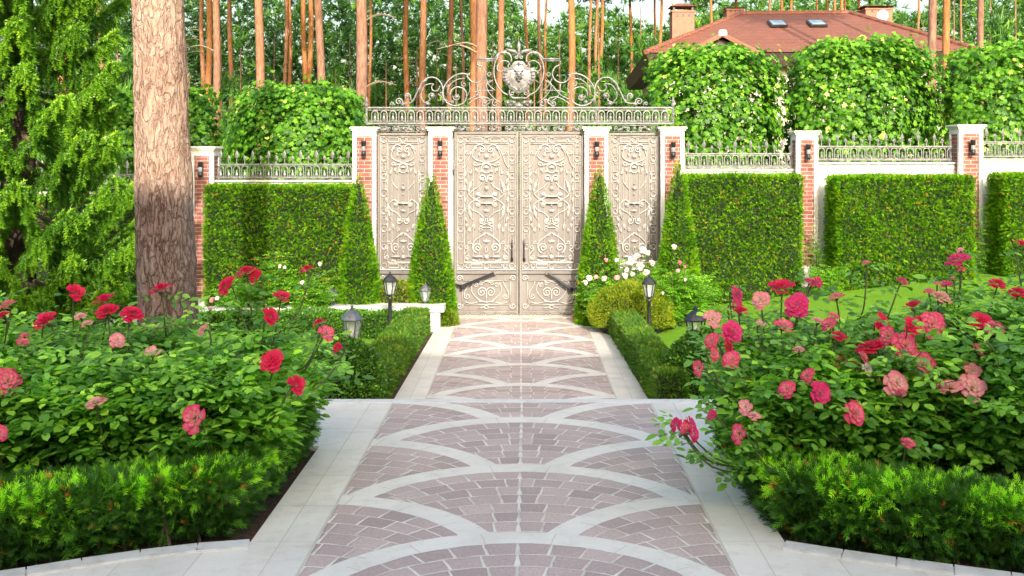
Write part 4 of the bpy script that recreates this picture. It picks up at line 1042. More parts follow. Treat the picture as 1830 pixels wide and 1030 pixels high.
# ------------------------------------------------------------------ woodland beyond the wall
def crown_mesh(n, seed, kind):
    r_ = np.random.default_rng(seed)
    if kind == 'pine':           # flat-topped cloud of needle pads on limbs, unit height 1, radius ~ .5
        pads = r_.normal(size=(26, 3)) * np.array([.20, .20, .25]); pads[:, 2] = np.abs(pads[:, 2]) * 1.3 + .1
        k = r_.integers(0, 26, n); p = pads[k] + r_.normal(size=(n, 3)) * np.array([.075, .075, .035])
        nr = unit(r_.normal(size=(n, 3)) * .5 + (p - np.array([0, 0, .35])) + [0, 0, .25]); sz = .062
    else:                        # young conifer: tiers of drooping limbs
        z = r_.random(n) ** .85; a = r_.random(n) * 6.283; tier = .5 + .5 * np.abs(np.sin(z * 34))
        rr = (1 - z) ** .8 * .30 * tier * np.sqrt(r_.random(n)) * (1 + .3 * np.sin(3 * a + z * 20)) + .01
        p = np.stack([rr * np.cos(a), rr * np.sin(a), z - rr * .25], 1); nr = unit(np.stack([np.cos(a), np.sin(a), r_.normal(size=n) * .6 + .2], 1)); sz = .045
    ax = unit(nr + r_.normal(size=(n, 3)) * .7)
    t = .45 + .22 * r_.normal(size=n) + .25 * wave(p, 9, seed)
    V, F, T = scatter(TUFT[0], TUFT[1], p, ax, r_.normal(size=(n, 3)), sz * r_.uniform(.6, 1.3, n), t)
    o = npmesh('crown', MAT['pine'], None, V, F, T); me = o.data; bpy.data.objects.remove(o); return me
CR = [crown_mesh(2600, 11 + i, 'pine') for i in range(3)]; YC = [crown_mesh(3400, 31 + i, 'young') for i in range(3)]
def pine(px, wpx, lean, orange, D, label, crown=True, stubs=0, group='pine trees in the wood beyond the wall', H_=None):
    D = float(D); rad = wpx * D / 1830 / 2; p = P(px, 0, D); x = p.x; topz = H_ or random.uniform(19, 24)
    zf = CAMZ + 285 * D / 1830
    t = thing('pine_tree', label, 'tree', (x, D, 0), group)
    lx = lean * D / 1830 / max(3.0, zf - CAMZ + 1)   # sideways metres per metre of height
    n = 14; pts, rr, tt = [], [], []
    for i in range(n + 1):
        z = -.1 + topz * i / n; wob = .05 * math.sin(z * .6 + px) * (D / 40)
        pts.append((x + lx * (z - zf) + wob, D, z)); rr.append(rad * (1.12 - .5 * i / n)); tt.append(np.clip(orange + .10 * (z - 6) / 6 + random.uniform(-.12, .12), 0, 1))
    q = MB().tube(pts, rr, 10, tint=tt); tr = q.build('trunk', MAT['bark'], t, True)
    if stubs:
        q = MB()
        for k in range(stubs):
            z = random.uniform(4, zf + 2); s_ = random.choice((-1, 1)); L = random.uniform(.5, 1.6)
            bx = x + lx * (z - zf); q.tube(smooth_pts([(bx, D, z), (bx + s_ * L * .5, D - .2, z + L * .22), (bx + s_ * L, D - .3, z + L * .12)], 3), [.035] * 4 + [.02] * 2 + [.012], 4)
        q.build('dead_branches', MAT['limb'], t)
    if crown:
        c = bpy.data.objects.new('crown', random.choice(CR)); link(c, t)
        hc = random.uniform(6.5, 9); rc = random.uniform(5.5, 7.5)
        c.location = (lx * (topz - zf), 0, topz - hc * .85); c.scale = (rc, rc, hc); c.rotation_euler = (0, 0, random.uniform(0, 6.28))
# x at the top of the picture, width, lean (shift in survey units from frame top to horizon, + = further right at the top), orange 0..1
tops = [(372.5, 10, 0, .95, 4), (387, 12, 3, .15, 3), (412, 8, 1, .6, 0), (362, 8, 0, .4, 2), (463, 14, -1, .35, 0), (457, 7, 0, .3, 1), (501, 6, 0, .35, 1), (510, 7, 0, .45, 0), (517, 7, 0, .9, 0),
        (525, 8, 0, .2, 1), (544, 9, 0, 1, 0), (554, 9, 1, 1, 0), (570, 13, -6, .2, 1), (586, 7, 0, .4, 2), (622, 5, 0, .3, 0), (645, 18, 1, .12, 5), (661, 6, 0, .7, 0), (727, 9, 2, .85, 7),
        (755, 11, -3, .5, 1), (771, 5, 0, .6, 1), (804.6, 9, 0, .55, 2), (826, 6, 0, .1, 0), (845, 12, 0, .75, 0), (862, 19, -1, .2, 2), (894, 11, 2, .45, 1), (939, 6, -6, .8, 0), (965, 7, 0, .1, 1),
        (978, 5, 9, .9, 0), (1021, 12, 2, .85, 1), (1050, 5, 0, .4, 0), (1055, 6, 0, .6, 1), (1067, 7, 1, .55, 0), (1075, 7, 3, .9, 1), (1081, 5, 2, .3, 0), (1127, 6, 0, .95, 0), (1137, 4, 3, .3, 0),
        (1172, 5, 0, .5, 0), (1181, 6, 1, .7, 0), (1272, 6, 0, .8, 0), (1314, 6, 0, .5, 0), (1375, 5, 0, .4, 0), (1395, 7, 0, .6, 1), (1413, 6, 0, .7, 0), (1420, 6, 0, .5, 0), (1458, 5, 2, .6, 0), (1466, 5, 0, .7, 0), (1477, 6, 0, .5, 0),
        (1490, 6, 2, .8, 0), (1502, 6, 0, .95, 0), (1508, 5, 0, .6, 0), (1523, 5, 0, .6, 0), (1535, 6, 0, .5, 0), (1719, 4, 0, .3, 0), (44, 9, 0, .3, 0), (113, 16, 1, .6, 0), (179, 9, -2, .25, 0), (214, 6, 0, .4, 0), (340, 6, 0, .2, 2), (435, 4, 0, .3, 1), (598, 4, 0, .3, 0), (690, 5, 0, .2, 1), (706, 4, 0, .5, 0), (789, 4, 0, .15, 0), (1097, 4, 0, .6, 0), (915, 4, 0, .2, 0), (1240, 5, 0, .5, 0), (1640, 5, 0, .4, 0)]
special = {645: 'thick pinkish-grey pine trunk directly left of the gate overthrow', 862: 'thickest pink pine trunk behind the left arm of the iron crest', 1021: 'bright two-toned pine trunk right of the iron crest',
           372.5: 'bright orange pine trunk rising behind the pier right of the thick pine', 463: 'broad dark orange pine trunk above the left lime block', 727: 'bright orange pine with pale dead side branches',
           544: 'left trunk of the glowing orange pair above the lime block', 554: 'right trunk of the glowing orange pair above the lime block', 570: 'pale grey-pink leaning pine beside the orange pair', 845: 'orange pine hugging the left side of the thickest pink trunk'}
zone = lambda x: ('left of the thick near pine' if x < 240 else 'above the lime block left of the gates' if x < 640 else 'behind the left half of the gate overthrow' if x < 930 else 'behind the right half of the gate overthrow' if x < 1150 else 'above the red roof' if x < 1600 else 'right of the red roof')
cnt = {}; ords = ['first', 'second', 'third', 'fourth', 'fifth', 'sixth', 'seventh', 'eighth', 'ninth', 'tenth', 'eleventh', 'twelfth', 'thirteenth', 'fourteenth', 'fifteenth', 'sixteenth', 'seventeenth', 'eighteenth', 'nineteenth', 'twentieth']
drop = {340, 435, 598, 690, 706, 789, 915, 1097, 214, 457, 501, 525, 586, 1050, 1081, 1137, 1466, 1523, 1420, 622, 771, 1240}
for (px, wp, le, og, st) in sorted(tops):
    if px in drop: continue
    if wp >= 8: wp *= 1.15
    D = np.clip(.36 * 1830 / wp, 31, 64) + random.uniform(-1.5, 1.5)
    if 1150 < px < 1650: D = max(D, 56)
    if px in special: lab = special[px]
    else:
        z = zone(px); cnt[z] = cnt.get(z, 0) + 1
        lab = '%s slim %s pine trunk from the left %s' % (ords[cnt[z] - 1], 'orange' if og > .55 else 'brown', z)
    pine(px, wp, le, og, D, lab, stubs=st)
for px, wp, og, lab in ((1667, 15, .12, 'grey-pink pine trunk in front of the red roof, left of the orange one'), (1692, 13, .9, 'bright orange pine trunk standing before the right end of the red roof'), (1754, 12, .15, 'pinkish pine trunk just right of the red roof')):
    pine(px, wp, 0, og, 27 if px < 1700 else 29, lab)
# young conifers between the trunks
yp = [(60, 52, 9), (150, 46, 8), (210, 60, 13), (338, 48, 8), (395, 66, 12), (430, 55, 10), (490, 70, 13), (600, 58, 9), (625, 74, 13), (690, 52, 9), (745, 64, 11), (780, 78, 13), (815, 54, 9), (880, 60, 11), (925, 74, 13), (955, 50, 8), (1000, 62, 12), (1035, 80, 12),
      (1070, 56, 12), (1105, 66, 14), (1145, 58, 13), (1180, 72, 14), (1240, 66, 13), (1340, 78, 13), (1440, 74, 12), (1600, 60, 12), (1650, 74, 14), (1705, 54, 13), (1770, 62, 15), (1815, 46, 13)]
cnt2 = {}
for k, (px, D, h) in enumerate(yp):
    D = 52 + (D - 46) * .9; x = P(px, 0, D).x; h *= 1.0; z = zone(px); cnt2[z] = cnt2.get(z, 0) + 1
    t = thing('conifer', '%s green understorey conifer from the left %s' % (ords[cnt2[z] - 1], z), 'tree', (x, D, 0), 'young conifers growing between the pine trunks')
    MB().tube([(x, D, -.1), (x, D, h * .95)], [.13, .02], 7, tint=.2).build('trunk', MAT['bark'], t)
    cl = k % 3 != 1; c = bpy.data.objects.new('crown', (CR if cl else YC)[k % 3]); link(c, t); wd = h * (random.uniform(.42, .6) if cl else random.uniform(.8, 1.1))
    if cl: h *= 1.05; c.scale = (wd, wd, h); c.rotation_euler = (0, 0, random.uniform(0, 6.28))
# far woodland mass with gaps of sky
n = 62000
px = rng.uniform(-250, 2100, n); D = rng.uniform(84, 120, n)
skyline = np.interp(px, [-250, 300, 400, 420, 440, 680, 760, 920, 940, 965, 1000, 1025, 1060, 1120, 1150, 1185, 1230, 1330, 1500, 1560, 1600, 1660, 1700, 1800, 2100], [-160, -120, -20, 35, -60, -60, -90, -30, 35, 55, 45, 5, 15, 20, 50, 50, 10, -10, -20, -60, 25, 25, -60, -60, -90])
py = skyline + rng.random(n) ** .8 * (300 - skyline)
pos = np.stack([(px - 931) * D / 1830, D, CAMZ - (py - 285) * D / 1830], 1); pos[:, 0] += rng.normal(size=n) * .8
keep = (wave(pos * np.array([1, .2, 1.2]), .9, 3) > -.8) & (pos[:, 2] > .3)
pos = pos[keep]; n = len(pos)
V, F, T = scatter(TUFT[0], TUFT[1], pos, unit(rnd_dir(n) + [0, -.4, .5]), rnd_dir(n), rng.uniform(.5, 1.15, n), .5 + .2 * rng.normal(size=n) + .3 * wave(pos, .5, 6) - .28 * np.clip((-pos[:, 0] - 4) / 8, 0, 1))
o = npmesh('far_wood', MAT['wood_far'], None, V, F, T); o['kind'] = 'stuff'; o['label'] = 'distant green woodland behind the pine trunks'

# ------------------------------------------------------------------ lime blocks behind the wall
def limeblock(x0, x1, ytop, D0, depth, label, n, dense=1.0, zlow=2.2):
    n = int(n * 1.35)
    a, b_ = P(x0, ytop, D0), P(x1, ytop, D0); cx = (a.x + b_.x) / 2; zt = a.z
    t = thing('lime_tree', label, 'tree', (cx, D0 + depth / 2, 0), 'box-pruned lime trees behind the wall')
    q = MB(); q.tube([(cx, D0 + depth / 2, -.1), (cx + .03, D0 + depth / 2, zlow - .3), (cx, D0 + depth / 2, zlow + .3)], [.11, .09, .08], 8); q.build('trunk', MAT['limb'], t)
    q = MB(); r_ = random.Random(int(x0))
    for k in range(26):
        s_ = (cx + r_.uniform(-.1, .1), D0 + depth / 2, zlow - .2 + r_.uniform(0, .5)); e_ = (r_.uniform(a.x + .15, b_.x - .15), D0 + r_.uniform(.15, depth - .1), r_.uniform(zlow + .4, zt - .1))
        m_ = ((s_[0] * .45 + e_[0] * .55) + r_.uniform(-.15, .15), (s_[1] + e_[1]) / 2, s_[2] * .6 + e_[2] * .4)
        pp = smooth_pts([s_, m_, e_], 5); q.tube(pp, [.035 - .025 * i / (len(pp) - 1) for i in range(len(pp))], 5)
    q.build('limbs', MAT['limb'], t)
    hw = (b_.x - a.x) / 2; hz_ = (zt - zlow) / 2
    m_ = int(n * 1.0); u = rng.uniform(-1, 1, (m_ * 2, 3)); l6 = np.abs(u[:, 0]) ** 5 + np.abs(u[:, 1]) ** 4 + np.abs(np.maximum(u[:, 2], 0)) ** 4; u = u[l6 < 1.0][:m_]
    s_ = rng.random(len(u)) < .7                      # most leaves in the outer shell
    k = np.where(s_, rng.uniform(.86, 1.04, len(u)) / np.max(np.abs(u), 1), 1)
    u2 = u * k[:, None]
    p = np.array([cx, D0 + depth / 2, (zt + zlow) / 2]) + u2 * np.array([hw, depth / 2, hz_])
    p[:, 2] = zlow + (p[:, 2] - zlow) * (1.02 - .10 * np.abs(u2[:, 0]) ** 2.6)
    bump_ = .15 * wave(p, 2.2, cx) + .08 * wave(p, 6, 3); p += u2 * bump_[:, None]
    sp = rng.random(len(p)) < .03; p[sp & (u2[:, 2] > .8), 2] += rng.uniform(0, .28, (sp & (u2[:, 2] > .8)).sum())
    hole = (wave(p, 1.7, cx * 3) < -.70 * dense)
    p = p[~hole]; u2 = u2[~hole]; m_ = len(p)
    nr = unit(u2 + rnd_dir(m_) * .55 + np.array([0, 0, .35])); ax = unit(np.cross(nr, rnd_dir(m_)) + np.array([0, -.2, -.45]))
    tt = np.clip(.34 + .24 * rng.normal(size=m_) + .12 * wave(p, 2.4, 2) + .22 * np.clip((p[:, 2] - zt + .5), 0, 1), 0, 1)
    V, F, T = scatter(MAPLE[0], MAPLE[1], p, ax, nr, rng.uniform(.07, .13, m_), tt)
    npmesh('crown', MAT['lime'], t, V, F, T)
limeblock(120, 245, 165, 21.6, 1.3, 'pruned lime block glimpsed between spruce and thick pine', 5200)
limeblock(300, 366, 158, 21.8, 1.3, 'narrow slice of pruned lime just right of the thick pine', 3000)
limeblock(408, 640, 156, 21.0, 1.4, 'box-pruned lime tree left of the gates', 9500)
limeblock(1168, 1400, 88, 21.4, 1.5, 'box-pruned lime tree with visible limbs right of the gates', 11000, .72)
limeblock(1434, 1686, 74, 21.4, 1.5, 'dense box-pruned lime tree before the middle of the red roof', 14000, 1.3)
limeblock(1716, 2000, 82, 21.4, 1.5, 'box-pruned lime tree cut by the right edge', 12500, 1.2)

# ------------------------------------------------------------------ clipped hedges by the wall
def hedge(name, label, cat, x0, x1, y0, y1, z0, z1, n, m, tpl, size, group=None, faces='-x+x-y+z', warm=0, base=.45, depth=.07, rough=.03, core='core', amp=.2, var=.2, upb=.25, zf=None):
    cx, cy = (x0 + x1) / 2, (y0 + y1) / 2
    t = thing(name, label, cat, (cx, cy, z0), group)
    i = .07
    MB().box((cx, cy, (z0 + z1) / 2 - i / 2), (x1 - x0 - 2 * i, y1 - y0 - 2 * i, z1 - z0 - i)).build('branches', MAT[core], t)
    p, nr = samp_box(n, x0 + .03, x1 - .03, y0 + .03, y1 - .03, z0, z1 - .03, faces)
    shear('foliage', t, MAT[m], p, nr, tpl, size, depth, base=base, warm=warm, rough=rough, amp=amp, var=var, upb=upb)
    return t
WG = 'tall clipped yew hedges against the garden wall'
def wh(px0, px1, pyt, D, lab, zb, n, dpt=.75):
    n = int(n * 1.5)
    a, b_ = P(px0, pyt, D), P(px1, pyt, D)
    hedge('yew_hedge', lab, 'hedge', a.x, b_.x, D, D + dpt, zb, a.z, n, 'yew', SPRIG_S, .047, WG, warm=.04, base=.50, depth=.06, amp=.15, var=.24, rough=.022)
wh(362, 629, 332, 18.5, 'tall clipped yew hedge with dark trunk shadow left of the gates', .0, 19000)
wh(-80, 250, 352, 18.6, 'tall clipped yew hedge in shade between spruce and thick pine', .0, 9000)
wh(1226, 1437, 313, 18.5, 'tall clipped yew hedge right of the gates touching the brick pier', .1, 16000)
wh(1499, 1745, 315, 18.2, 'free-standing clipped yew hedge in the middle of the right lawn', .5, 20000, .9)
wh(1800, 2030, 311, 18.2, 'clipped yew hedge cut by the right edge', .8, 16000, .9)
# cones
def cone(px, pytop, rpx, D, lab, n):
    n = int(n * 1.4)
    p = P(px, pytop, D); r_ = rpx * D / 1830; gz = hz(p.x); h = p.z - gz
    t = thing('topiary_cone', lab, 'topiary', (p.x, D, gz), 'clipped yew cones flanking the gates')
    MB().lathe([(r_ * .86, 0), (r_ * .80, h * .2), (r_ * .5, h * .55), (.02, h * .93)], (p.x, D, gz), 14).build('branches', MAT['core'], t)
    pp, nr = samp_cone(n, (p.x, D, gz), r_, h)
    shear('foliage', t, MAT['yew'], pp, nr, SPRIG_S, .042, .045, base=.50, warm=.03, rough=.015, amp=.18, upb=.5)
cone(641, 310, 40, 18.35, 'leftmost yew cone, beside the far left gate pier', 9000)
cone(771, 306, 44, 18.55, 'yew cone overlapping the pier left of the double gate', 9500)
cone(1071, 296, 40, 18.55, 'yew cone overlapping the pier right of the double gate', 9500)
cone(1212, 285, 40, 18.35, 'rightmost yew cone, in front of the far right gate pier', 9500)
# domes
def dome(name, px, pyc, D, rx, ry, rz_, zc, lab, m, n, size=.045, tpl=SPRIG_S, group=None, base=.5, warm=0, depth=.05, zmin=-.35):
    x = P(px, 0, D).x
    t = thing(name, lab, 'topiary', (x, D, 0), group)
    MB().lathe([(rx * .6, zc - rz_ * .8), (rx * .86, zc - rz_ * .3), (rx * .88, zc), (rx * .66, zc + rz_ * .62), (.05, zc + rz_ * .88)], (x, D, 0), 16).build('branches', MAT['core'], t)
    if abs(rx - ry) > .05: t.children[0].scale = (1, ry / rx, 1)
    p, nr = samp_ell(n, (x, D, zc), (rx, ry, rz_), zmin)
    shear('foliage', t, MAT[m], p, nr, tpl, size, depth, base=base, warm=warm, rough=.02, amp=.18)
dome('yew_dome', 700, 0, 18.55, 1.05, .40, .80, 0, 'low spreading golden dome behind the stone bench', 'yewgold', 15000, .034, group='golden clipped yew domes', base=.55, zmin=-.1)
dome('yew_dome', 797, 0, 18.35, .22, .22, .34, 0, 'small golden mound at the foot of the second cone', 'yewgold', 3500, .032, group='golden clipped yew domes', base=.45, zmin=-.1)
dome('yew_dome', 1130, 0, 17.6, .74, .6, .54, .36, 'big golden dome between the right path hedge and lawn', 'yewgold', 26000, .028, group='golden clipped yew domes', base=.58)
dome('yew_dome', 1056, 0, 18.4, .20, .2, .34, 0, 'small golden mound at the right foot of the gate', 'yewgold', 3000, .032, group='golden clipped yew domes', base=.4, zmin=-.1)
dome('boxwood_ball', 618, 0, 12.2, .46, .44, .50, .34, 'dark boxwood ball left of the path behind the roses', 'box', 9000, .036, LEAF2, 'dark boxwood balls flanking the path', base=.42)
dome('boxwood_ball', 1274, 0, 12.7, .62, .55, .56, .32, 'dark boxwood ball right of the path behind the roses', 'box', 13000, .036, LEAF2, 'dark boxwood balls flanking the path', base=.42)
# hedges along the sunken path
PH = 'low clipped hedges lining the sunken path'
def skew_hedge(lab, xa0, xa1, ya, xb0, xb1, yb, h, n, m='boxgold'):
    t = thing('path_hedge', lab, 'hedge', ((xa0 + xb1) / 2, (ya + yb) / 2, 0), PH)
    i = .05
    MB().add([(xa0 + i, ya + i, 0), (xa1 - i, ya + i, 0), (xb1 - i, yb - i, 0), (xb0 + i, yb - i, 0), (xa0 + i, ya + i, h - i), (xa1 - i, ya + i, h - i), (xb1 - i, yb - i, h - i), (xb0 + i, yb - i, h - i)],
             [(0, 1, 5, 4), (1, 2, 6, 5), (2, 3, 7, 6), (3, 0, 4, 7), (4, 5, 6, 7)]).build('branches', MAT['core'], t)
    p, nr = samp_box(n, 0, .5, 0, yb - ya, 0.02, h, '-x+x-y+y+z')
    f = p[:, 1] / (yb - ya); u = p[:, 0] / .5
    x = (xa0 * (1 - f) + xb0 * f) * (1 - u) + (xa1 * (1 - f) + xb1 * f) * u
    pp = np.stack([x, ya + p[:, 1], p[:, 2]], 1)
    shear('foliage', t, MAT[m], pp, nr, SPRIG_S, .034, .035, base=.40, warm=0, rough=.010, amp=.2, spread=.7)
    return t
skew_hedge('low clipped hedge with yellow tips along the left of the path', -2.06, -1.67, 12.2, -1.99, -1.59, 17.6, .43, 30000)
skew_hedge('low clipped hedge with golden far end along the right of the path', 1.62, 1.98, 12.2, 1.50, 1.88, 18.3, .45, 30000)
hedge('cross_hedge', 'dark green cross hedge behind the black lamp, below the bench', 'hedge', -5.6, -2.00, 17.1, 17.55, 0, .44, 15000, 'box', LEAF2, .04, base=.45, depth=.05)
# ------------------------------------------------------------------ bench slab
pts = [P(795, 549, 18.0), P(640, 549, 18.0), P(520, 551, 17.9), P(380, 558, 17.6), P(250, 568, 16.9), P(100, 575, 16.5)]
t = thing('stone_bench', 'long pale stone slab bench in front of the golden dome', 'bench', (pts[0].x, 18.0, 0))
q = MB(); zt = pts[0].z + .04; n = len(pts); 
sp = smooth_pts([Vector((p.x, p.y, 0)) for p in pts], 4); sp = [Vector(p) for p in sp]; V_ = []
for i, p in enumerate(sp):
    d = (sp[min(i + 1, len(sp) - 1)] - sp[max(0, i - 1)]).normalized(); nn = Vector((-d.y, d.x, 0)) * .22
    for a, z in ((-1, zt), (1, zt), (1, zt - .10), (-1, zt - .10)): V_.append((p.x + nn.x * a, p.y + nn.y * a, z))
F_ = [(i * 4 + k, i * 4 + (k + 1) % 4, (i + 1) * 4 + (k + 1) % 4, (i + 1) * 4 + k) for i in range(len(sp) - 1) for k in range(4)] + [(0, 1, 2, 3), tuple(len(V_) - 4 + k for k in (3, 2, 1, 0))]
q.add(V_, F_); q.build('slab', MAT['slab'], t)
for k in (0, 6, 12, 18):
    k = min(k, len(sp) - 2); p = sp[k] + (Vector((-.16, 0, 0)) if k == 0 else Vector())
    MB().box((p.x, p.y, (zt - .10) / 2), (.16, .34, zt - .10)).build('leg', MAT['slab'], t)
# ------------------------------------------------------------------ garden lanterns
def lantern(px, ytop, yhead, wpx, D, lab, zbase, m='lampiron', post=True):
    """hexagonal lantern: ytop tip of finial, yhead underside of the glass cage"""
    top = P(px, ytop, D); k = wpx * D / 1830 / .25; hd = (yhead - ytop) * D / 1830; x = top.x; z0 = top.z - hd
    t = thing('garden_lantern', lab, 'lantern', (x, D, zbase), 'hexagonal garden lanterns on posts')
    r1 = .125 * k; zr = z0 + hd * .58
    q = MB(); q.lathe([(r1, 0), (r1 * 1.02, hd * .03), (r1 * .92, hd * .07), (r1 * .60, hd * .19), (r1 * .28, hd * .27), (r1 * .16, hd * .29)], (x, D, zr), 6)
    q.build('roof', MAT[m], t)
    MB().lathe([(r1 * .15, 0), (r1 * .2, hd * .02), (r1 * .10, hd * .05), (r1 * .17, hd * .08), (r1 * .08, hd * .11), (.002, hd * .14)], (x, D, zr + hd * .28), 8).build('finial', MAT[m], t, True)
    q = MB(); rb = r1 * .52; rt = r1 * .86
    for i in range(6):
        a = 2 * math.pi * i / 6
        q.tube([(x + rb * math.cos(a), D + rb * math.sin(a), z0 + hd * .06), (x + rt * math.cos(a), D + rt * math.sin(a), zr)], .009 * k, 4)
    q.lathe([(r1 * .2, -.0), (rb * 1.1, hd * .03), (rb * 1.12, hd * .06), (rb * .9, hd * .07)], (x, D, z0), 6); q.build('cage', MAT[m], t)
    MB().lathe([(rb * .95, hd * .07), (rt * .96, hd * .57)], (x, D, z0), 6).build('glass', MAT['glass'], t)
    q = MB(); q.lathe([(.012 * k, 0), (.016 * k, hd * .1), (.028 * k, hd * .2), (.028 * k, hd * .28), (.01 * k, hd * .36)], (x, D, z0 + hd * .07), 8); q.build('bulb', MAT['white'], t, True)
    h = z0 - zbase
    q = MB(); q.lathe([(.055 * k, 0), (.055 * k, .03), (.034 * k, .07), (.030 * k, h * .7), (.028 * k, h - .06), (.05 * k, h - .04), (.026 * k, h - .02), (.03 * k, h + .01)], (x, D, zbase), 10); q.build('post', MAT[m], t, True)
lantern(697, 485, 529, 28, 16.4, 'black hexagonal lantern on a post left of the path', 0)
lantern(1160, 489, 533, 27, 16.4, 'black hexagonal lantern on a post right of the path', 0)
lantern(629, 544, 612, 40, 12.9, 'grey lantern head half hidden behind the left boxwood ball', 0, 'lampgrey')
lantern(1243, 545, 612, 40, 12.9, 'black lantern just above the right boxwood ball', 0)
lantern(592, 511, 540, 24, 18.0, 'small pale lantern head behind the stone bench', 0, 'lampgrey')
lantern(760, 505, 540, 22, 18.15, 'lantern whose grey tip pokes above the left golden dome', 0, 'lampgrey')

# ------------------------------------------------------------------ big pine trunk
BX, BD = P(297, 0, 9.9).x, 9.9
t = thing('pine_tree', 'thick near pine trunk with pale upper bark and shade painted into the furrowed lower bark', 'tree', (BX, BD, 0))
NU, NV = 120, 380; Htop = 15.0
vv = np.linspace(0, 1, NV) ** 1.25 * Htop; uu = np.linspace(0, 2 * np.pi, NU, endpoint=False)
UU, VV = np.meshgrid(uu, vv)
rad = np.interp(vv, [0, .3, 1.0, 1.9, 2.6, 3.3, 4.6, 9, 15], [.40, .33, .295, .272, .262, .250, .235, .20, .15])
cxx = np.interp(vv, [0, 1.3, 2.2, 3.2, 4.5, 15], [.02, .03, -.005, -.04, -.075, -.32])
q3 = np.stack([np.cos(UU) * 3.2, np.sin(UU) * 3.2, VV * 2.2], -1).reshape(-1, 3)
dsp = np.zeros(len(q3))
for i, c in enumerate(q3):
    a = Vector(c)
    dsp[i] = .020 * noise.noise(a * .9) + .018 * (abs(noise.noise(Vector((c[0] * 2.4, c[1] * 2.4, c[2] * .9)))) - .2) + .009 * noise.noise(a * 5.5)
rr = rad[:, None] + dsp.reshape(NV, NU)
V = np.stack([BX + cxx[:, None] + rr * np.cos(UU), BD + rr * np.sin(UU), VV - .05], -1).reshape(-1, 3)
idx = np.arange(NV * NU).reshape(NV, NU); nxt = np.roll(idx, -1, 1)
F = np.stack([idx[:-1], nxt[:-1], nxt[1:], idx[1:]], -1).reshape(-1, 4)
npmesh('trunk', MAT['bigbark'], t, V, [F], np.full(len(V), .5), True, origin=(BX, BD, 0)).location = (0, 0, 0)
c = bpy.data.objects.new('crown', CR[0]); link(c, t); c.location = (-.3, 0, 13.4); c.scale = (3.0, 3.0, 4.0)

# ------------------------------------------------------------------ spruce at the left
def spruce():
    SX, SD = P(28, 0, 12.6).x, 12.6
    t = thing('spruce_tree', 'bright green spruce with drooping curtains of twigs at the left edge', 'tree', (SX, SD, 0))
    MB().tube([(SX, SD, -.1), (SX + .05, SD, 4), (SX, SD, 11)], [.24, .18, .03], 10, tint=.1).build('trunk', MAT['sprucebark'], t, True)
    A, X_, N_, S, T0 = [], [], [], [], []; q = MB(); r_ = random.Random(5)
    z = .25; ph = 0
    while z < 9.4:
        L0 = 1.80 * (1 - z / 13.0) ** .8
        for k in range(9):
            a = ph + k * 2 * math.pi / 9 + r_.uniform(-.2, .2); L = L0 * r_.uniform(.62, 1.15) * (.9 if math.cos(a) > .3 else 1)
            if math.sin(a) > .75: continue
            dx, dy = math.cos(a), math.sin(a); b0 = Vector((SX, SD, z + r_.uniform(-.1, .1)))
            m1 = b0 + Vector((dx * L * .45, dy * L * .45, -.20 * L)); m2 = b0 + Vector((dx * L * .8, dy * L * .8, -.08 * L)); e = b0 + Vector((dx * L * 1.08, dy * L * 1.08, .17 * L))
            pp = smooth_pts([b0, m1, m2, e], 8); q.tube(pp[::2], [.03 * (1 - i / len(pp)) + .006 for i in range(0, len(pp), 2)], 4)
            side = Vector((-dy, dx, 0)); n = len(pp)
            for i in range(5, n):
                f = i / (n - 1); d = (pp[min(i + 1, n - 1)] - pp[i - 1]).normalized()
                for rep in range(3):
                    A.append(pp[i] + Vector((r_.uniform(-.02, .02),) * 3)); X_.append(d * .9 + side * r_.uniform(-.8, .8) + Vector((0, 0, r_.uniform(-.1, .25)))); N_.append(Vector((0, 0, 1))); S.append(r_.uniform(.10, .15)); T0.append(.55 + .3 * f + r_.uniform(-.1, .15) + (.12 if f > .9 else 0))
                w_ = .40 * math.sin(min(1, (1 - f) * 1.25 + .12) * math.pi * .62) * L / 1.8
                for s_ in (-1, 1):
                    st = pp[i] + d * r_.uniform(0, .05); out = side * s_ * r_.uniform(.45, 1) * w_ + d * .14
                    hang = r_.uniform(.10, .36) * (1 - .45 * f)
                    for j in range(7):
                        g_ = j / 6
                        c_ = st + out * min(1, g_ * 1.5) + Vector((0, 0, -hang * g_ ** 1.5))
                        A.append(c_); X_.append(out.normalized() * (1 - g_) * .8 + Vector((r_.uniform(-.4, .4), r_.uniform(-.4, .4), -.9 * g_ - .1))); N_.append(Vector((r_.uniform(-1, 1), r_.uniform(-1, 1), .5)))
                        S.append(r_.uniform(.10, .15)); T0.append(.40 + .28 * f + r_.uniform(-.16, .16) + .1 * (j == 6))
        z += r_.uniform(.40, .50); ph += .5
    q.build('branches', MAT['twig'], t)
    A = np.array([tuple(v) for v in A]); X_ = np.array([tuple(v) for v in X_]); N_ = np.array([tuple(v) for v in N_]); T0 = np.array(T0)
    T0 = T0 + .15 * wave(A, 2, 1) - .12
    V, F, T = scatter(BRUSH[0], BRUSH[1], A, X_, N_, np.array(S), np.clip(T0, 0, 1))
    npmesh('needles', MAT['spruce'], t, V, F, T); print('spruce twigs', len(A))
spruce()

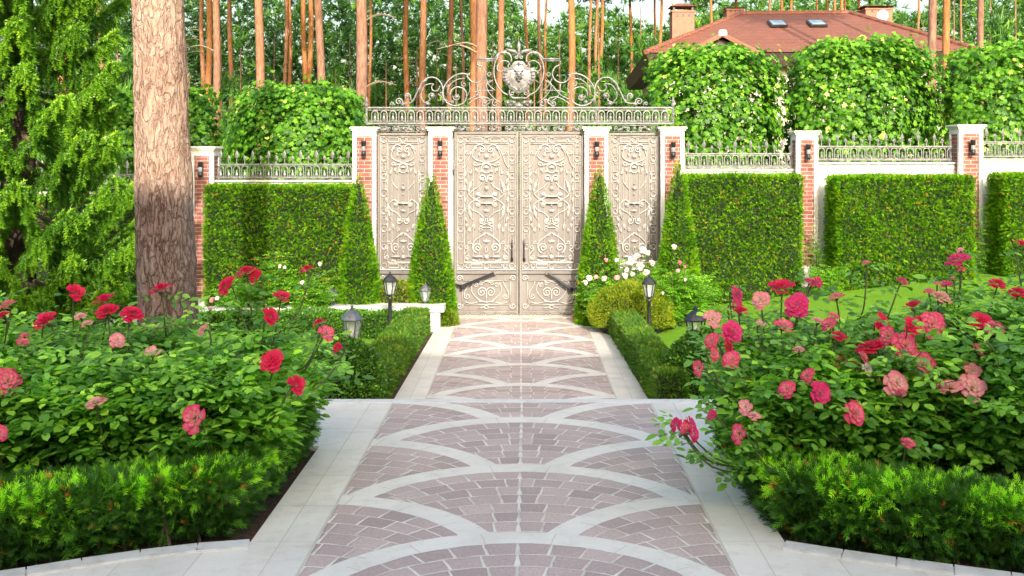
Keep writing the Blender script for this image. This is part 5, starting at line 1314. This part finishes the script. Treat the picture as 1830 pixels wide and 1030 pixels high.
# ------------------------------------------------------------------ front hedges on the terrace
def front_hedge(lab, sg, pts, zt):
    """clipped young yew along a polyline of bed edges; pts = outer edge in plan"""
    t = thing('terrace_hedge', lab, 'hedge', (pts[2][0], pts[2][1], TZ), 'low yew hedges edging the rose beds')
    sp = smooth_pts([Vector((x, y, 0)) for x, y in pts], 6); d = [0]
    for i in range(1, len(sp)): d.append(d[-1] + (sp[i] - sp[i - 1]).length)
    L = d[-1]; W = .40; n = int(L * 4600)
    s = rng.random(n) * L; idx_ = np.clip(np.searchsorted(d, s), 1, len(sp) - 1); f = (s - np.array(d)[idx_ - 1]) / (np.array(d)[idx_] - np.array(d)[idx_ - 1])
    S_ = np.array([tuple(p) for p in sp]); p0 = S_[idx_ - 1] * (1 - f)[:, None] + S_[idx_] * f[:, None]; tg = unit(S_[idx_] - S_[idx_ - 1])
    inn = np.stack([tg[:, 1], -tg[:, 0], np.zeros(n)], 1) * sg
    H = zt - TZ; u = rng.random(n) * (H + W + .25)
    front = u < H; topm = (u >= H) & (u < H + W)
    off = np.where(front, .07, np.where(topm, .07 + (u - H), .07 + W)); zz = np.where(front, TZ + .0 + u * 1.0, np.where(topm, zt, zt - (u - H - W)))
    nr = np.where(front[:, None], -inn, np.where(topm[:, None], [0, 0, 1.0], inn)); nr = unit(nr + np.where(topm & (off < .15), 1, 0)[:, None] * -inn * .5)
    p = p0 + inn * off[:, None]; p[:, 2] = zz
    rnd_ = np.clip((zz - TZ) / H, 0, 1); p -= inn * (.05 * np.sin(rnd_ * 2.6))[:, None] * front[:, None]
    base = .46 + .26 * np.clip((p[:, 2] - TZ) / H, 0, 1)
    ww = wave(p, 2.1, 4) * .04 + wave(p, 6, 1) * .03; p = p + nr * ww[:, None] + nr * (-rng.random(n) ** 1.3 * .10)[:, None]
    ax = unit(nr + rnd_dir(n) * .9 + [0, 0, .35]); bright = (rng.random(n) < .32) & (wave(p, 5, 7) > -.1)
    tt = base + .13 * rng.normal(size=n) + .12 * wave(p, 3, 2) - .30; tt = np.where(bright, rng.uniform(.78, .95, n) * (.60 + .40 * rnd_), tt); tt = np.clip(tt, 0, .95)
    tt = np.where(rng.random(n) < .012, rng.uniform(.975, 1, n), tt)
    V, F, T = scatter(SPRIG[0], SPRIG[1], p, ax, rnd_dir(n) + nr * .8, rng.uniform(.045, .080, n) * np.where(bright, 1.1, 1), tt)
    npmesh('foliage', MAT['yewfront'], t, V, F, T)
    # woody inside
    q = MB(); 
    for i in range(len(sp) - 1):
        for k in range(1):
            a = sp[i]; tt_ = (sp[i + 1] - sp[i]).normalized(); nn = Vector((tt_.y, -tt_.x, 0)) * sg; b2 = sp[i + 1]
            q.add([tuple(a + nn * .17) [:2] + (TZ,), tuple(b2 + nn * .17)[:2] + (TZ,), tuple(b2 + nn * .38)[:2] + (TZ,), tuple(a + nn * .38)[:2] + (TZ,),
                   tuple(a + nn * .17)[:2] + (zt - .10,), tuple(b2 + nn * .17)[:2] + (zt - .10,), tuple(b2 + nn * .38)[:2] + (zt - .10,), tuple(a + nn * .38)[:2] + (zt - .10,)],
                  [(0, 1, 5, 4), (2, 3, 7, 6), (4, 5, 6, 7)])
    q.build('branches', MAT['core'], t)
    q = MB()
    for k in range(int(L * 4)):
        i = random.randrange(len(sp) - 1); a = sp[i]; tt_ = (sp[i + 1] - sp[i]).normalized(); nn = Vector((tt_.y, -tt_.x, 0)) * sg; b0 = a + nn * random.uniform(.06, .14)
        q.tube([(b0.x, b0.y, TZ - .03), (b0.x + random.uniform(-.04, .04), b0.y, TZ + .12), (b0.x + random.uniform(-.08, .08), b0.y, TZ + .25)], [.011, .009, .005], 5)
    q.build('stems', MAT['twig'], t)
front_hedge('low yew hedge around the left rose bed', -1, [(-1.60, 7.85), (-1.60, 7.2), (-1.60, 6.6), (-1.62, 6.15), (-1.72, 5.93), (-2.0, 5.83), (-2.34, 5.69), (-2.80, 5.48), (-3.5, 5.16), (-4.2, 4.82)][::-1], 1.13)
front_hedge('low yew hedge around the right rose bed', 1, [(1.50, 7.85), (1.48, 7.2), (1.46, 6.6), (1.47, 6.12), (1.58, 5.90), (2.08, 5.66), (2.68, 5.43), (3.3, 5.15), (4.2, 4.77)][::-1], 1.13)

# ------------------------------------------------------------------ roses
def rose_mesh(name, m, seed, openness=1.0, npet=30):
    """a double rose, unit radius, facing +z: petals wound tightly in the heart, rolling back outside"""
    r_ = random.Random(seed); b = MB()
    for k in range(npet):
        f = k / (npet - 1); a = k * 2.399 + r_.uniform(-.15, .15)
        r0 = .05 + .50 * f ** 1.1; h = .62 - .50 * f ** 1.2; wdt = .30 + .52 * f; L = .34 + .40 * f
        tilt = (.10 + 1.10 * f ** 1.3) * openness + r_.uniform(-.07, .07)   # from upright
        nu, nv = 5, 5; vs, ts = [], []
        for j in range(nv):
            v = j / (nv - 1); rollb = .35 * f * v ** 3
            for i in range(nu):
                u = -1 + 2 * i / (nu - 1); w_ = wdt * (.35 + .65 * math.sin(math.pi * (.18 + .55 * v))) * .5
                ang = u * w_ / max(.22, r0 + .12) * .8
                up = L * v * math.cos(tilt) - rollb * .3 - .05 * u * u * v - .03 * v * math.sin(u * 5 + k)
                ot = r0 * (.55 + .45 * v) + L * v * math.sin(tilt) + rollb * .35 - .03 * u * u
                x, y = math.cos(a + ang) * ot, math.sin(a + ang) * ot
                vs.append((x, y, h - .30 + up)); ts.append(min(1, max(0, (v ** 2.0) * (.55 + .5 * f) + .18 * f + .35 * abs(u) ** 3 * v)))
        fs = [(j * nu + i, j * nu + i + 1, (j + 1) * nu + i + 1, (j + 1) * nu + i) for j in range(nv - 1) for i in range(nu - 1)]
        b.add(vs, fs, ts)
    o = b.build('rose_bloom', m, None, True); me = o.data; me.name = name
    co = np.zeros(len(me.vertices) * 3); me.vertices.foreach_get('co', co); co = co.reshape(-1, 3); s = 1 / np.percentile(np.hypot(co[:, 0], co[:, 1]), 99); me.vertices.foreach_set('co', (co * s).ravel()); me.update()
    bpy.data.objects.remove(o); return me
RM = {}
for kd, m in (('r', 'pet_red'), ('p', 'pet_pink'), ('b', 'pet_blush'), ('m', 'pet_magenta'), ('w', 'pet_white')):
    RM[kd] = [rose_mesh('bloom_open', MAT[m], 3, 1.0), rose_mesh('bloom_half', MAT[m], 8, .72, 24), rose_mesh('bloom_flat', MAT[m], 12, 1.2, 34)]
    RM[kd + 'bud'] = [rose_mesh('bloom_bud', MAT[m], 5, .25, 14)]
# survey of the blooms: x, y, radius, kind, facing (0 = to the viewer, 1 = up, 2 = side)
LB = [(14, 682, 21, 'p', 0), (171, 720, 15, 'b', 1), (349, 748, 22, 'p', 0), (272, 633, 13, 'bbud', 1), (486, 645, 18, 'r', 0), (529, 688, 15, 'r', 2), (583, 596, 13, 'p', 2), (570, 577, 10, 'r', 1), (603, 622, 9, 'r', 2), (287, 517, 18, 'r', 1), (187, 538, 18, 'r', 1), (190, 556, 17, 'r', 1),
      (84, 575, 19, 'r', 1), (80, 569, 12, 'm', 1), (236, 560, 17, 'r', 1), (403, 511, 16, 'r', 2), (440, 487, 17, 'r', 1), (456, 493, 11, 'r', 2), (548, 482, 13, 'r', 1), (504, 531, 13, 'r', 1), (483, 565, 14, 'r', 2), (135, 523, 14, 'r', 2), (14, 544, 12, 'p', 1), (5, 563, 10, 'r', 1), (40, 612, 10, 'p', 1),
      (43, 600, 7, 'p', 1), (143, 566, 9, 'b', 1), (210, 608, 12, 'b', 2), (362, 590, 10, 'b', 2), (0, 775, 12, 'p', 2), (375, 553, 6, 'bbud', 1), (155, 579, 9, 'b', 1)]
RB = [(1316, 548, 14, 'm', 2), (1317, 525, 13, 'm', 2), (1309, 592, 17, 'm', 0), (1324, 557, 12, 'r', 1), (1359, 537, 14, 'b', 0), (1397, 515, 21, 'r', 1), (1425, 546, 19, 'm', 0), (1449, 504, 10, 'm', 1), (1462, 504, 9, 'm', 2), (1357, 580, 8, 'bbud', 1), (1273, 570, 14, 'b', 0), (1272, 610, 13, 'p', 2), (1276, 634, 11, 'p', 2), (1307, 643, 14, 'p', 0), (1302, 618, 11, 'r', 2), (1250, 658, 12, 'p', 2),
      (1401, 584, 15, 'p', 1), (1427, 625, 9, 'b', 1), (1494, 531, 12, 'p', 1), (1463, 575, 11, 'b', 1), (1480, 580, 12, 'p', 2), (1499, 600, 12, 'r', 1), (1490, 566, 10, 'p', 1), (1548, 471, 8, 'p', 1), (1613, 503, 10, 'm', 1), (1576, 575, 15, 'r', 2), (1588, 601, 16, 'p', 2), (1617, 619, 21, 'p', 0), (1553, 621, 19, 'r', 1), (1569, 617, 12, 'r', 1), (1542, 638, 11, 'p', 2), (1632, 548, 16, 'r', 1), (1665, 580, 20, 'p', 0), (1630, 584, 16, 'r', 0),
      (1650, 649, 18, 'p', 0), (1602, 686, 20, 'b', 0), (1549, 660, 10, 'w', 2), (1443, 672, 13, 'p', 2), (1465, 703, 19, 'm', 0), (1406, 696, 14, 'p', 2), (1528, 738, 19, 'p', 0), (1333, 728, 12, 'b', 2), (1348, 743, 10, 'b', 1), (1322, 775, 15, 'p', 2), (1272, 742, 9, 'm', 2), (1234, 757, 12, 'm', 2), (1226, 764, 11, 'p', 2), (1239, 775, 13, 'm', 2), (1208, 759, 11, 'm', 2), (1623, 791, 11, 'p', 1),
      (1737, 664, 14, 'b', 0), (1737, 693, 21, 'b', 0), (1696, 692, 18, 'b', 1), (1747, 627, 12, 'p', 2), (1750, 575, 16, 'r', 2), (1777, 584, 16, 'p', 1), (1712, 464, 18, 'm', 1), (1783, 507, 13, 'r', 1), (1690, 508, 9, 'm', 1), (1717, 481, 7, 'p', 1), (1675, 508, 6, 'p', 1), (1683, 531, 15, 'b', 1), (1660, 520, 8, 'p', 1), (1825, 437, 10, 'r', 1), (1820, 523, 14, 'r', 1), (1716, 447, 6, 'b', 1), (1703, 499, 5, 'pbud', 1), (1610, 700, 7, 'p', 1), (1645, 575, 10, 'r', 2)]
def cane(q, p0, p1, r0=.008, r1=.004, bow=.12, sides=5):
    p0, p1 = Vector(p0), Vector(p1); m_ = p0.lerp(p1, .5) + Vector((random.uniform(-bow, bow), random.uniform(-bow, bow), bow * .5)) * (p1 - p0).length
    pp = smooth_pts([p0, m_, p1], 6); n = len(pp); q.tube(pp, [r0 + (r1 - r0) * i / (n - 1) for i in range(n)], sides); return pp
BLOOMS = []
class Leaves:
    def __init__(s): s.p = []; s.a = []; s.n = []; s.s = []; s.t = []
    def compound(s, p, d, size, t, k=5):
        """a rose leaf: leaflets in pairs along a stalk with one at the tip"""
        d = Vector(d).normalized(); up = Vector((random.uniform(-.5, .5), random.uniform(-.6, .2), 1)).normalized(); side = d.cross(up)
        if side.length < .05: side = Vector((1, 0, 0))
        side.normalize(); up = side.cross(d).normalized()
        for j in range(k):
            if j == k - 1: q = p + d * size * 2.3; a = d; sc = 1.1
            else:
                m_ = j // 2; sg = 1 if j % 2 else -1; q = p + d * size * (.85 + m_ * .85); a = d * .45 + side * sg; sc = .78 + .1 * m_
            s.p.append(tuple(q)); s.a.append(tuple(a + Vector((0, 0, random.uniform(-.35, .05))))); s.n.append(tuple(up + Vector((random.uniform(-.35, .35), random.uniform(-.35, .35), 0)))); s.s.append(size * sc * random.uniform(.85, 1.15)); s.t.append(t + random.uniform(-.1, .1))
    def build(s, name, m, parent, tpl=LEAF):
        # blooms stand clear of the leaves on their open side
        a = np.array(s.p); keep = np.ones(len(a), bool); dv = np.array([0, -.93, .36]); mid = a + .5 * unit(np.array(s.a)) * np.array(s.s)[:, None]
        for (c, r_) in BLOOMS:
            w_ = mid - c; h_ = np.clip(w_ @ dv, 0, .55); keep &= np.linalg.norm(w_ - h_[:, None] * dv, axis=1) > r_ * .98
        for k_ in 'pnast': setattr(s, k_, [v for v, q in zip(getattr(s, k_), keep) if q])
        V, F, T = scatter(tpl[0], tpl[1], np.array(s.p), np.array(s.a), np.array(s.n), np.array(s.s), np.array(s.t)); return npmesh(name, m, parent, V, F, T, True)
def rose_bush(cx, cy, rad, H, lab, blooms, gz, group, ncane=18, size=.062, m='rose', dens=1.0, redtip=.06, lean=(0, 0), zlow=.28):
    t = thing('rose_bush', lab, 'rose bush', (cx, cy, gz), group); q = MB(); lv = Leaves()
    for k in range(ncane):
        a = k * 2.4 + random.uniform(-.3, .3); f = math.sqrt((k + .5) / ncane); r_ = rad * f
        e = Vector((cx + r_ * math.cos(a) + lean[0], cy + r_ * math.sin(a) * .9 + lean[1], gz + H * (1 - .35 * f * f) * random.uniform(.86, 1.08)))
        b0 = Vector((cx + random.uniform(-.09, .09) + .15 * r_ * math.cos(a), cy + random.uniform(-.09, .09), gz - .02)); pp = cane(q, b0, e, .010, .004, .10)
        n = len(pp); red = random.random() < redtip
        for i in range(1, n):
            f_ = i / (n - 1)
            zr = (pp[i].z - gz) / H
            if zr < zlow: continue
            for rep in range(int(2 * dens) + (random.random() < (2 * dens) % 1)):
                b = random.uniform(0, 6.28); d = Vector((math.cos(b), math.sin(b) - .25, random.uniform(-.25, .45)))
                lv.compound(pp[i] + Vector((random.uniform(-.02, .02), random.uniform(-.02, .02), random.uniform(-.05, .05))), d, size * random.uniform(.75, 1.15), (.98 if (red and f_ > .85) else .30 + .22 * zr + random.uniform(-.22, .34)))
            if i % 2 == 0 and zr > zlow + .1:
                b = random.uniform(0, 6.28); L = random.uniform(.16, .34); s1 = pp[i] + Vector((math.cos(b) * L, math.sin(b) * L * .9, random.uniform(-.04, .2))); p2 = cane(q, pp[i], s1, .005, .003, .1, 4)
                for c_ in p2[1::2]:
                    for rep in range(2):
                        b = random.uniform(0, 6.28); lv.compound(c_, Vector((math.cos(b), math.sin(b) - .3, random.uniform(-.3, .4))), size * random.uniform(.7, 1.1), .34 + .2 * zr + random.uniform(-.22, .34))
    for (pos, r_, kd, fc) in blooms:
        o = bpy.data.objects.new('rose_bloom', random.choice(RM[kd])); link(o, t); o.location = pos - Vector((cx, cy, gz)); o.scale = (r_, r_, r_ * random.uniform(.85, 1.05))
        if fc == 0: rx, rz_ = R(random.uniform(55, 75)), R(random.uniform(-25, 25))
        elif fc == 1: rx, rz_ = R(random.uniform(12, 32)), R(random.uniform(-60, 60))
        else: rx, rz_ = R(random.uniform(50, 75)), R(random.choice((-1, 1)) * random.uniform(28, 62))
        o.rotation_euler = (rx, random.uniform(-.2, .2), rz_)
        from mathutils import Euler
        ax = Euler((rx, 0, rz_)).to_matrix() @ Vector((0, 0, -1))
        s0 = pos + ax * r_ * .25; ctr = Vector((cx, cy, pos.z - .30)); low = s0 + ax * .07 + (ctr - pos) * .25 + Vector((0, 0, -.16))
        if low.z < gz: low.z = gz + .1
        pp = smooth_pts([low + (ctr - low) * .5 + Vector((0, 0, -.1)), low, s0 + ax * .05, s0], 4); q.tube(pp, [.006] * (len(pp) - 1) + [.004], 5)
        # sepals and the leaves under the bloom
        q.lathe([(.002, 0), (r_ * .22, r_ * .12), (r_ * .26, r_ * .24), (r_ * .1, r_ * .3)], tuple(s0 + ax * r_ * .1 - Vector((0, 0, r_ * .15))), 6)
        for k in range(9):
            c_ = pp[min(len(pp) - 2, 1 + k)]; b = random.uniform(0, 6.28); lv.compound(c_, Vector((math.cos(b), math.sin(b), random.uniform(-.3, .4))), size * random.uniform(.6, .95), .35 + random.uniform(-.1, .25))
    q.build('canes', MAT['stem'], t, True); lv.build('foliage', MAT[m], t); return t
def assign(blooms, bushes, Df):
    out = [[] for _ in bushes]
    for (px, py, r_, kd, fc) in blooms:
        D = Df(py) - .14; p = P(px, py, D); k = min(range(len(bushes)), key=lambda i: (bushes[i][0] - p.x) ** 2 + .5 * (bushes[i][1] - p.y) ** 2)
        out[k].append((p, r_ * D / 1830 * 1.28, kd, fc))
    return out
def DfL(y): return float(np.interp(y, [480, 560, 640, 750, 800], [7.7, 7.2, 6.75, 6.2, 6.1]))
def DfR(y): return float(np.interp(y, [437, 520, 600, 700, 800], [7.6, 7.4, 6.9, 6.45, 6.1]))
GL = 'red and pink rose bushes in the left bed'; GR = 'pink and red rose bushes in the right bed'
LBu = [(-1.88, 7.40, .40, .90), (-2.0, 6.75, .40, .84), (-2.6, 7.6, .45, .93), (-2.62, 6.75, .42, .86), (-3.25, 7.55, .45, .96), (-3.2, 6.6, .42, .86), (-3.95, 7.4, .45, 1.0)]
BLOOMS += [(np.array(b_[0]), b_[1]) for bl_ in assign(LB, LBu, DfL) for b_ in bl_]
LBl = ['rose bush with crimson blooms nearest the path, back of the left bed', 'rose bush with one round red bloom at the right front of the left bed', 'rose bush with red blooms on tall stems before the thick pine', 'rose bush with a large salmon bloom in the left front bed', 'rose bush with clustered red blooms below the spruce', 'rose bush with a small blush bloom in the left front bed', 'rose bush with pink-red blooms cut by the left edge']
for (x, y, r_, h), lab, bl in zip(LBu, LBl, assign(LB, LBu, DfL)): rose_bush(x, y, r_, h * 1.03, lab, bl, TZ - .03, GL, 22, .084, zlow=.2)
RBu = [(1.80, 7.30, .38, .92), (1.85, 6.7, .40, .84), (2.45, 7.5, .45, .92), (2.45, 6.7, .42, .90), (3.1, 7.4, .45, 1.06), (3.1, 6.6, .42, 1.0), (3.75, 7.3, .45, 1.24), (3.7, 6.6, .40, 1.12)]
BLOOMS += [(np.array(b_[0]), b_[1]) for bl_ in assign(RB, RBu, DfR) for b_ in bl_]
RBl = ['rose bush with magenta blooms nearest the path, back of the right bed', 'rose bush with a drooping pink cluster over the paving', 'rose bush with red blooms against the lawn in the right bed', 'rose bush with round magenta bloom in the middle of the right bed', 'rose bush with the tall magenta bloom above the lawn', 'rose bush with large peach blooms at the right front', 'rose bush with red blooms reaching the right edge', 'rose bush with big leaves at the right front corner']
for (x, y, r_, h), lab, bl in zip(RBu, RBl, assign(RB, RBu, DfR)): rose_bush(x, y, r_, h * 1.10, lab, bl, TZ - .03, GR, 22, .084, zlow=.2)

# smaller roses and shrubs in the distance
def far_rose(px, D, rad, H, lab, blooms, m='rosepale', gz=0, ncane=16, size=.05, redtip=.1, dens=1.0):
    x = P(px, 0, D).x; bl = [(P(a, b, D - rad * .8), r_ * D / 1830, kd, 0) for a, b, r_, kd in blooms]
    rose_bush(x, D, rad, H, lab, bl, gz, 'rose shrubs by the wall', ncane, size, m, dens, redtip, zlow=.08)
far_rose(485, 17.9, .40, 1.30, 'rose shrub with reddish young shoots before the left hedge', [(455, 506, 4, 'p'), (500, 476, 4, 'w'), (509, 478, 3, 'w')], redtip=.6)
far_rose(555, 17.8, .42, .95, 'light green rose shrub with pink buds left of the first cone', [(572, 472, 4, 'w'), (545, 482, 4, 'p'), (388, 533, 4, 'w'), (540, 505, 4, 'w')], redtip=.3)
far_rose(430, 17.9, .40, .8, 'low light green rose shrub right of the thick pine', [(400, 520, 4, 'p'), (378, 536, 5, 'b')])
far_rose(1085, 17.9, .48, .92, 'pale pink rose shrub at the foot of the third cone', [(1046, 505, 5, 'w'), (1053, 497, 6, 'w'), (1065, 495, 4, 'b'), (1080, 498, 5, 'w'), (1103, 496, 5, 'b'), (1117, 493, 6, 'w'), (1083, 465, 4, 'b'), (1102, 465, 4, 'w'), (1120, 483, 4, 'w')], m='yewless' if False else 'rosepale')
far_rose(1145, 18.0, .36, 1.25, 'white flowering shrub in front of the right gate panel', [(1150, 447, 7, 'w'), (1128, 466, 8, 'w'), (1145, 477, 8, 'w'), (1158, 452, 5, 'w'), (1138, 458, 6, 'w'), (1165, 470, 6, 'w'), (1155, 487, 6, 'w'), (1130, 490, 5, 'w')], redtip=.5, dens=.6, ncane=12)
far_rose(1212, 17.6, .46, 1.10, 'leafy light green rose shrub in front of the rightmost cone', [(1215, 469, 4, 'p'), (1212, 484, 4, 'b'), (1224, 477, 3, 'p'), (1185, 524, 3, 'w'), (1205, 441, 5, 'w'), (1225, 500, 3, 'w')], ncane=22, dens=1.4)
far_rose(1245, 18.0, .34, .8, 'small rose shrub between cone and right hedge', [(1236, 498, 3, 'w')], gz=.1)
def climber(px, D, w_, z0, z1, n, lab, gz):
    x = P(px, 0, D).x; t = thing('climbing_plant', lab, 'climber', (x, D, gz), 'light green climbers beside the wall piers'); q = MB(); lv = Leaves()
    for k in range(12):
        e = Vector((x + random.uniform(-w_, w_), D + random.uniform(-.12, .1), random.uniform(z0 + .4, z1))); pp = cane(q, (x + random.uniform(-.12, .12), D, gz), e, .007, .003, .12, 4)
        for c_ in pp[1:]:
            for r_ in range(n):
                b = random.uniform(0, 6.28); lv.compound(c_, Vector((math.cos(b), math.sin(b) - .3, random.uniform(-.3, .4))), random.uniform(.028, .045), random.uniform(.3, .8))
    q.build('stems', MAT['stem'], t, True); lv.build('foliage', MAT['rosepale'], t)
climber(1462, 18.9, .28, .7, 1.9, 3, 'airy light green climber beside the brick pier between the two right hedges', .55)
climber(1760, 18.9, .30, .9, 2.2, 3, 'airy light green climber beside the rightmost brick pier', .85)
climber(1480, 18.0, .35, .6, 1.15, 3, 'low pale shrub at the left foot of the free-standing hedge', .6)
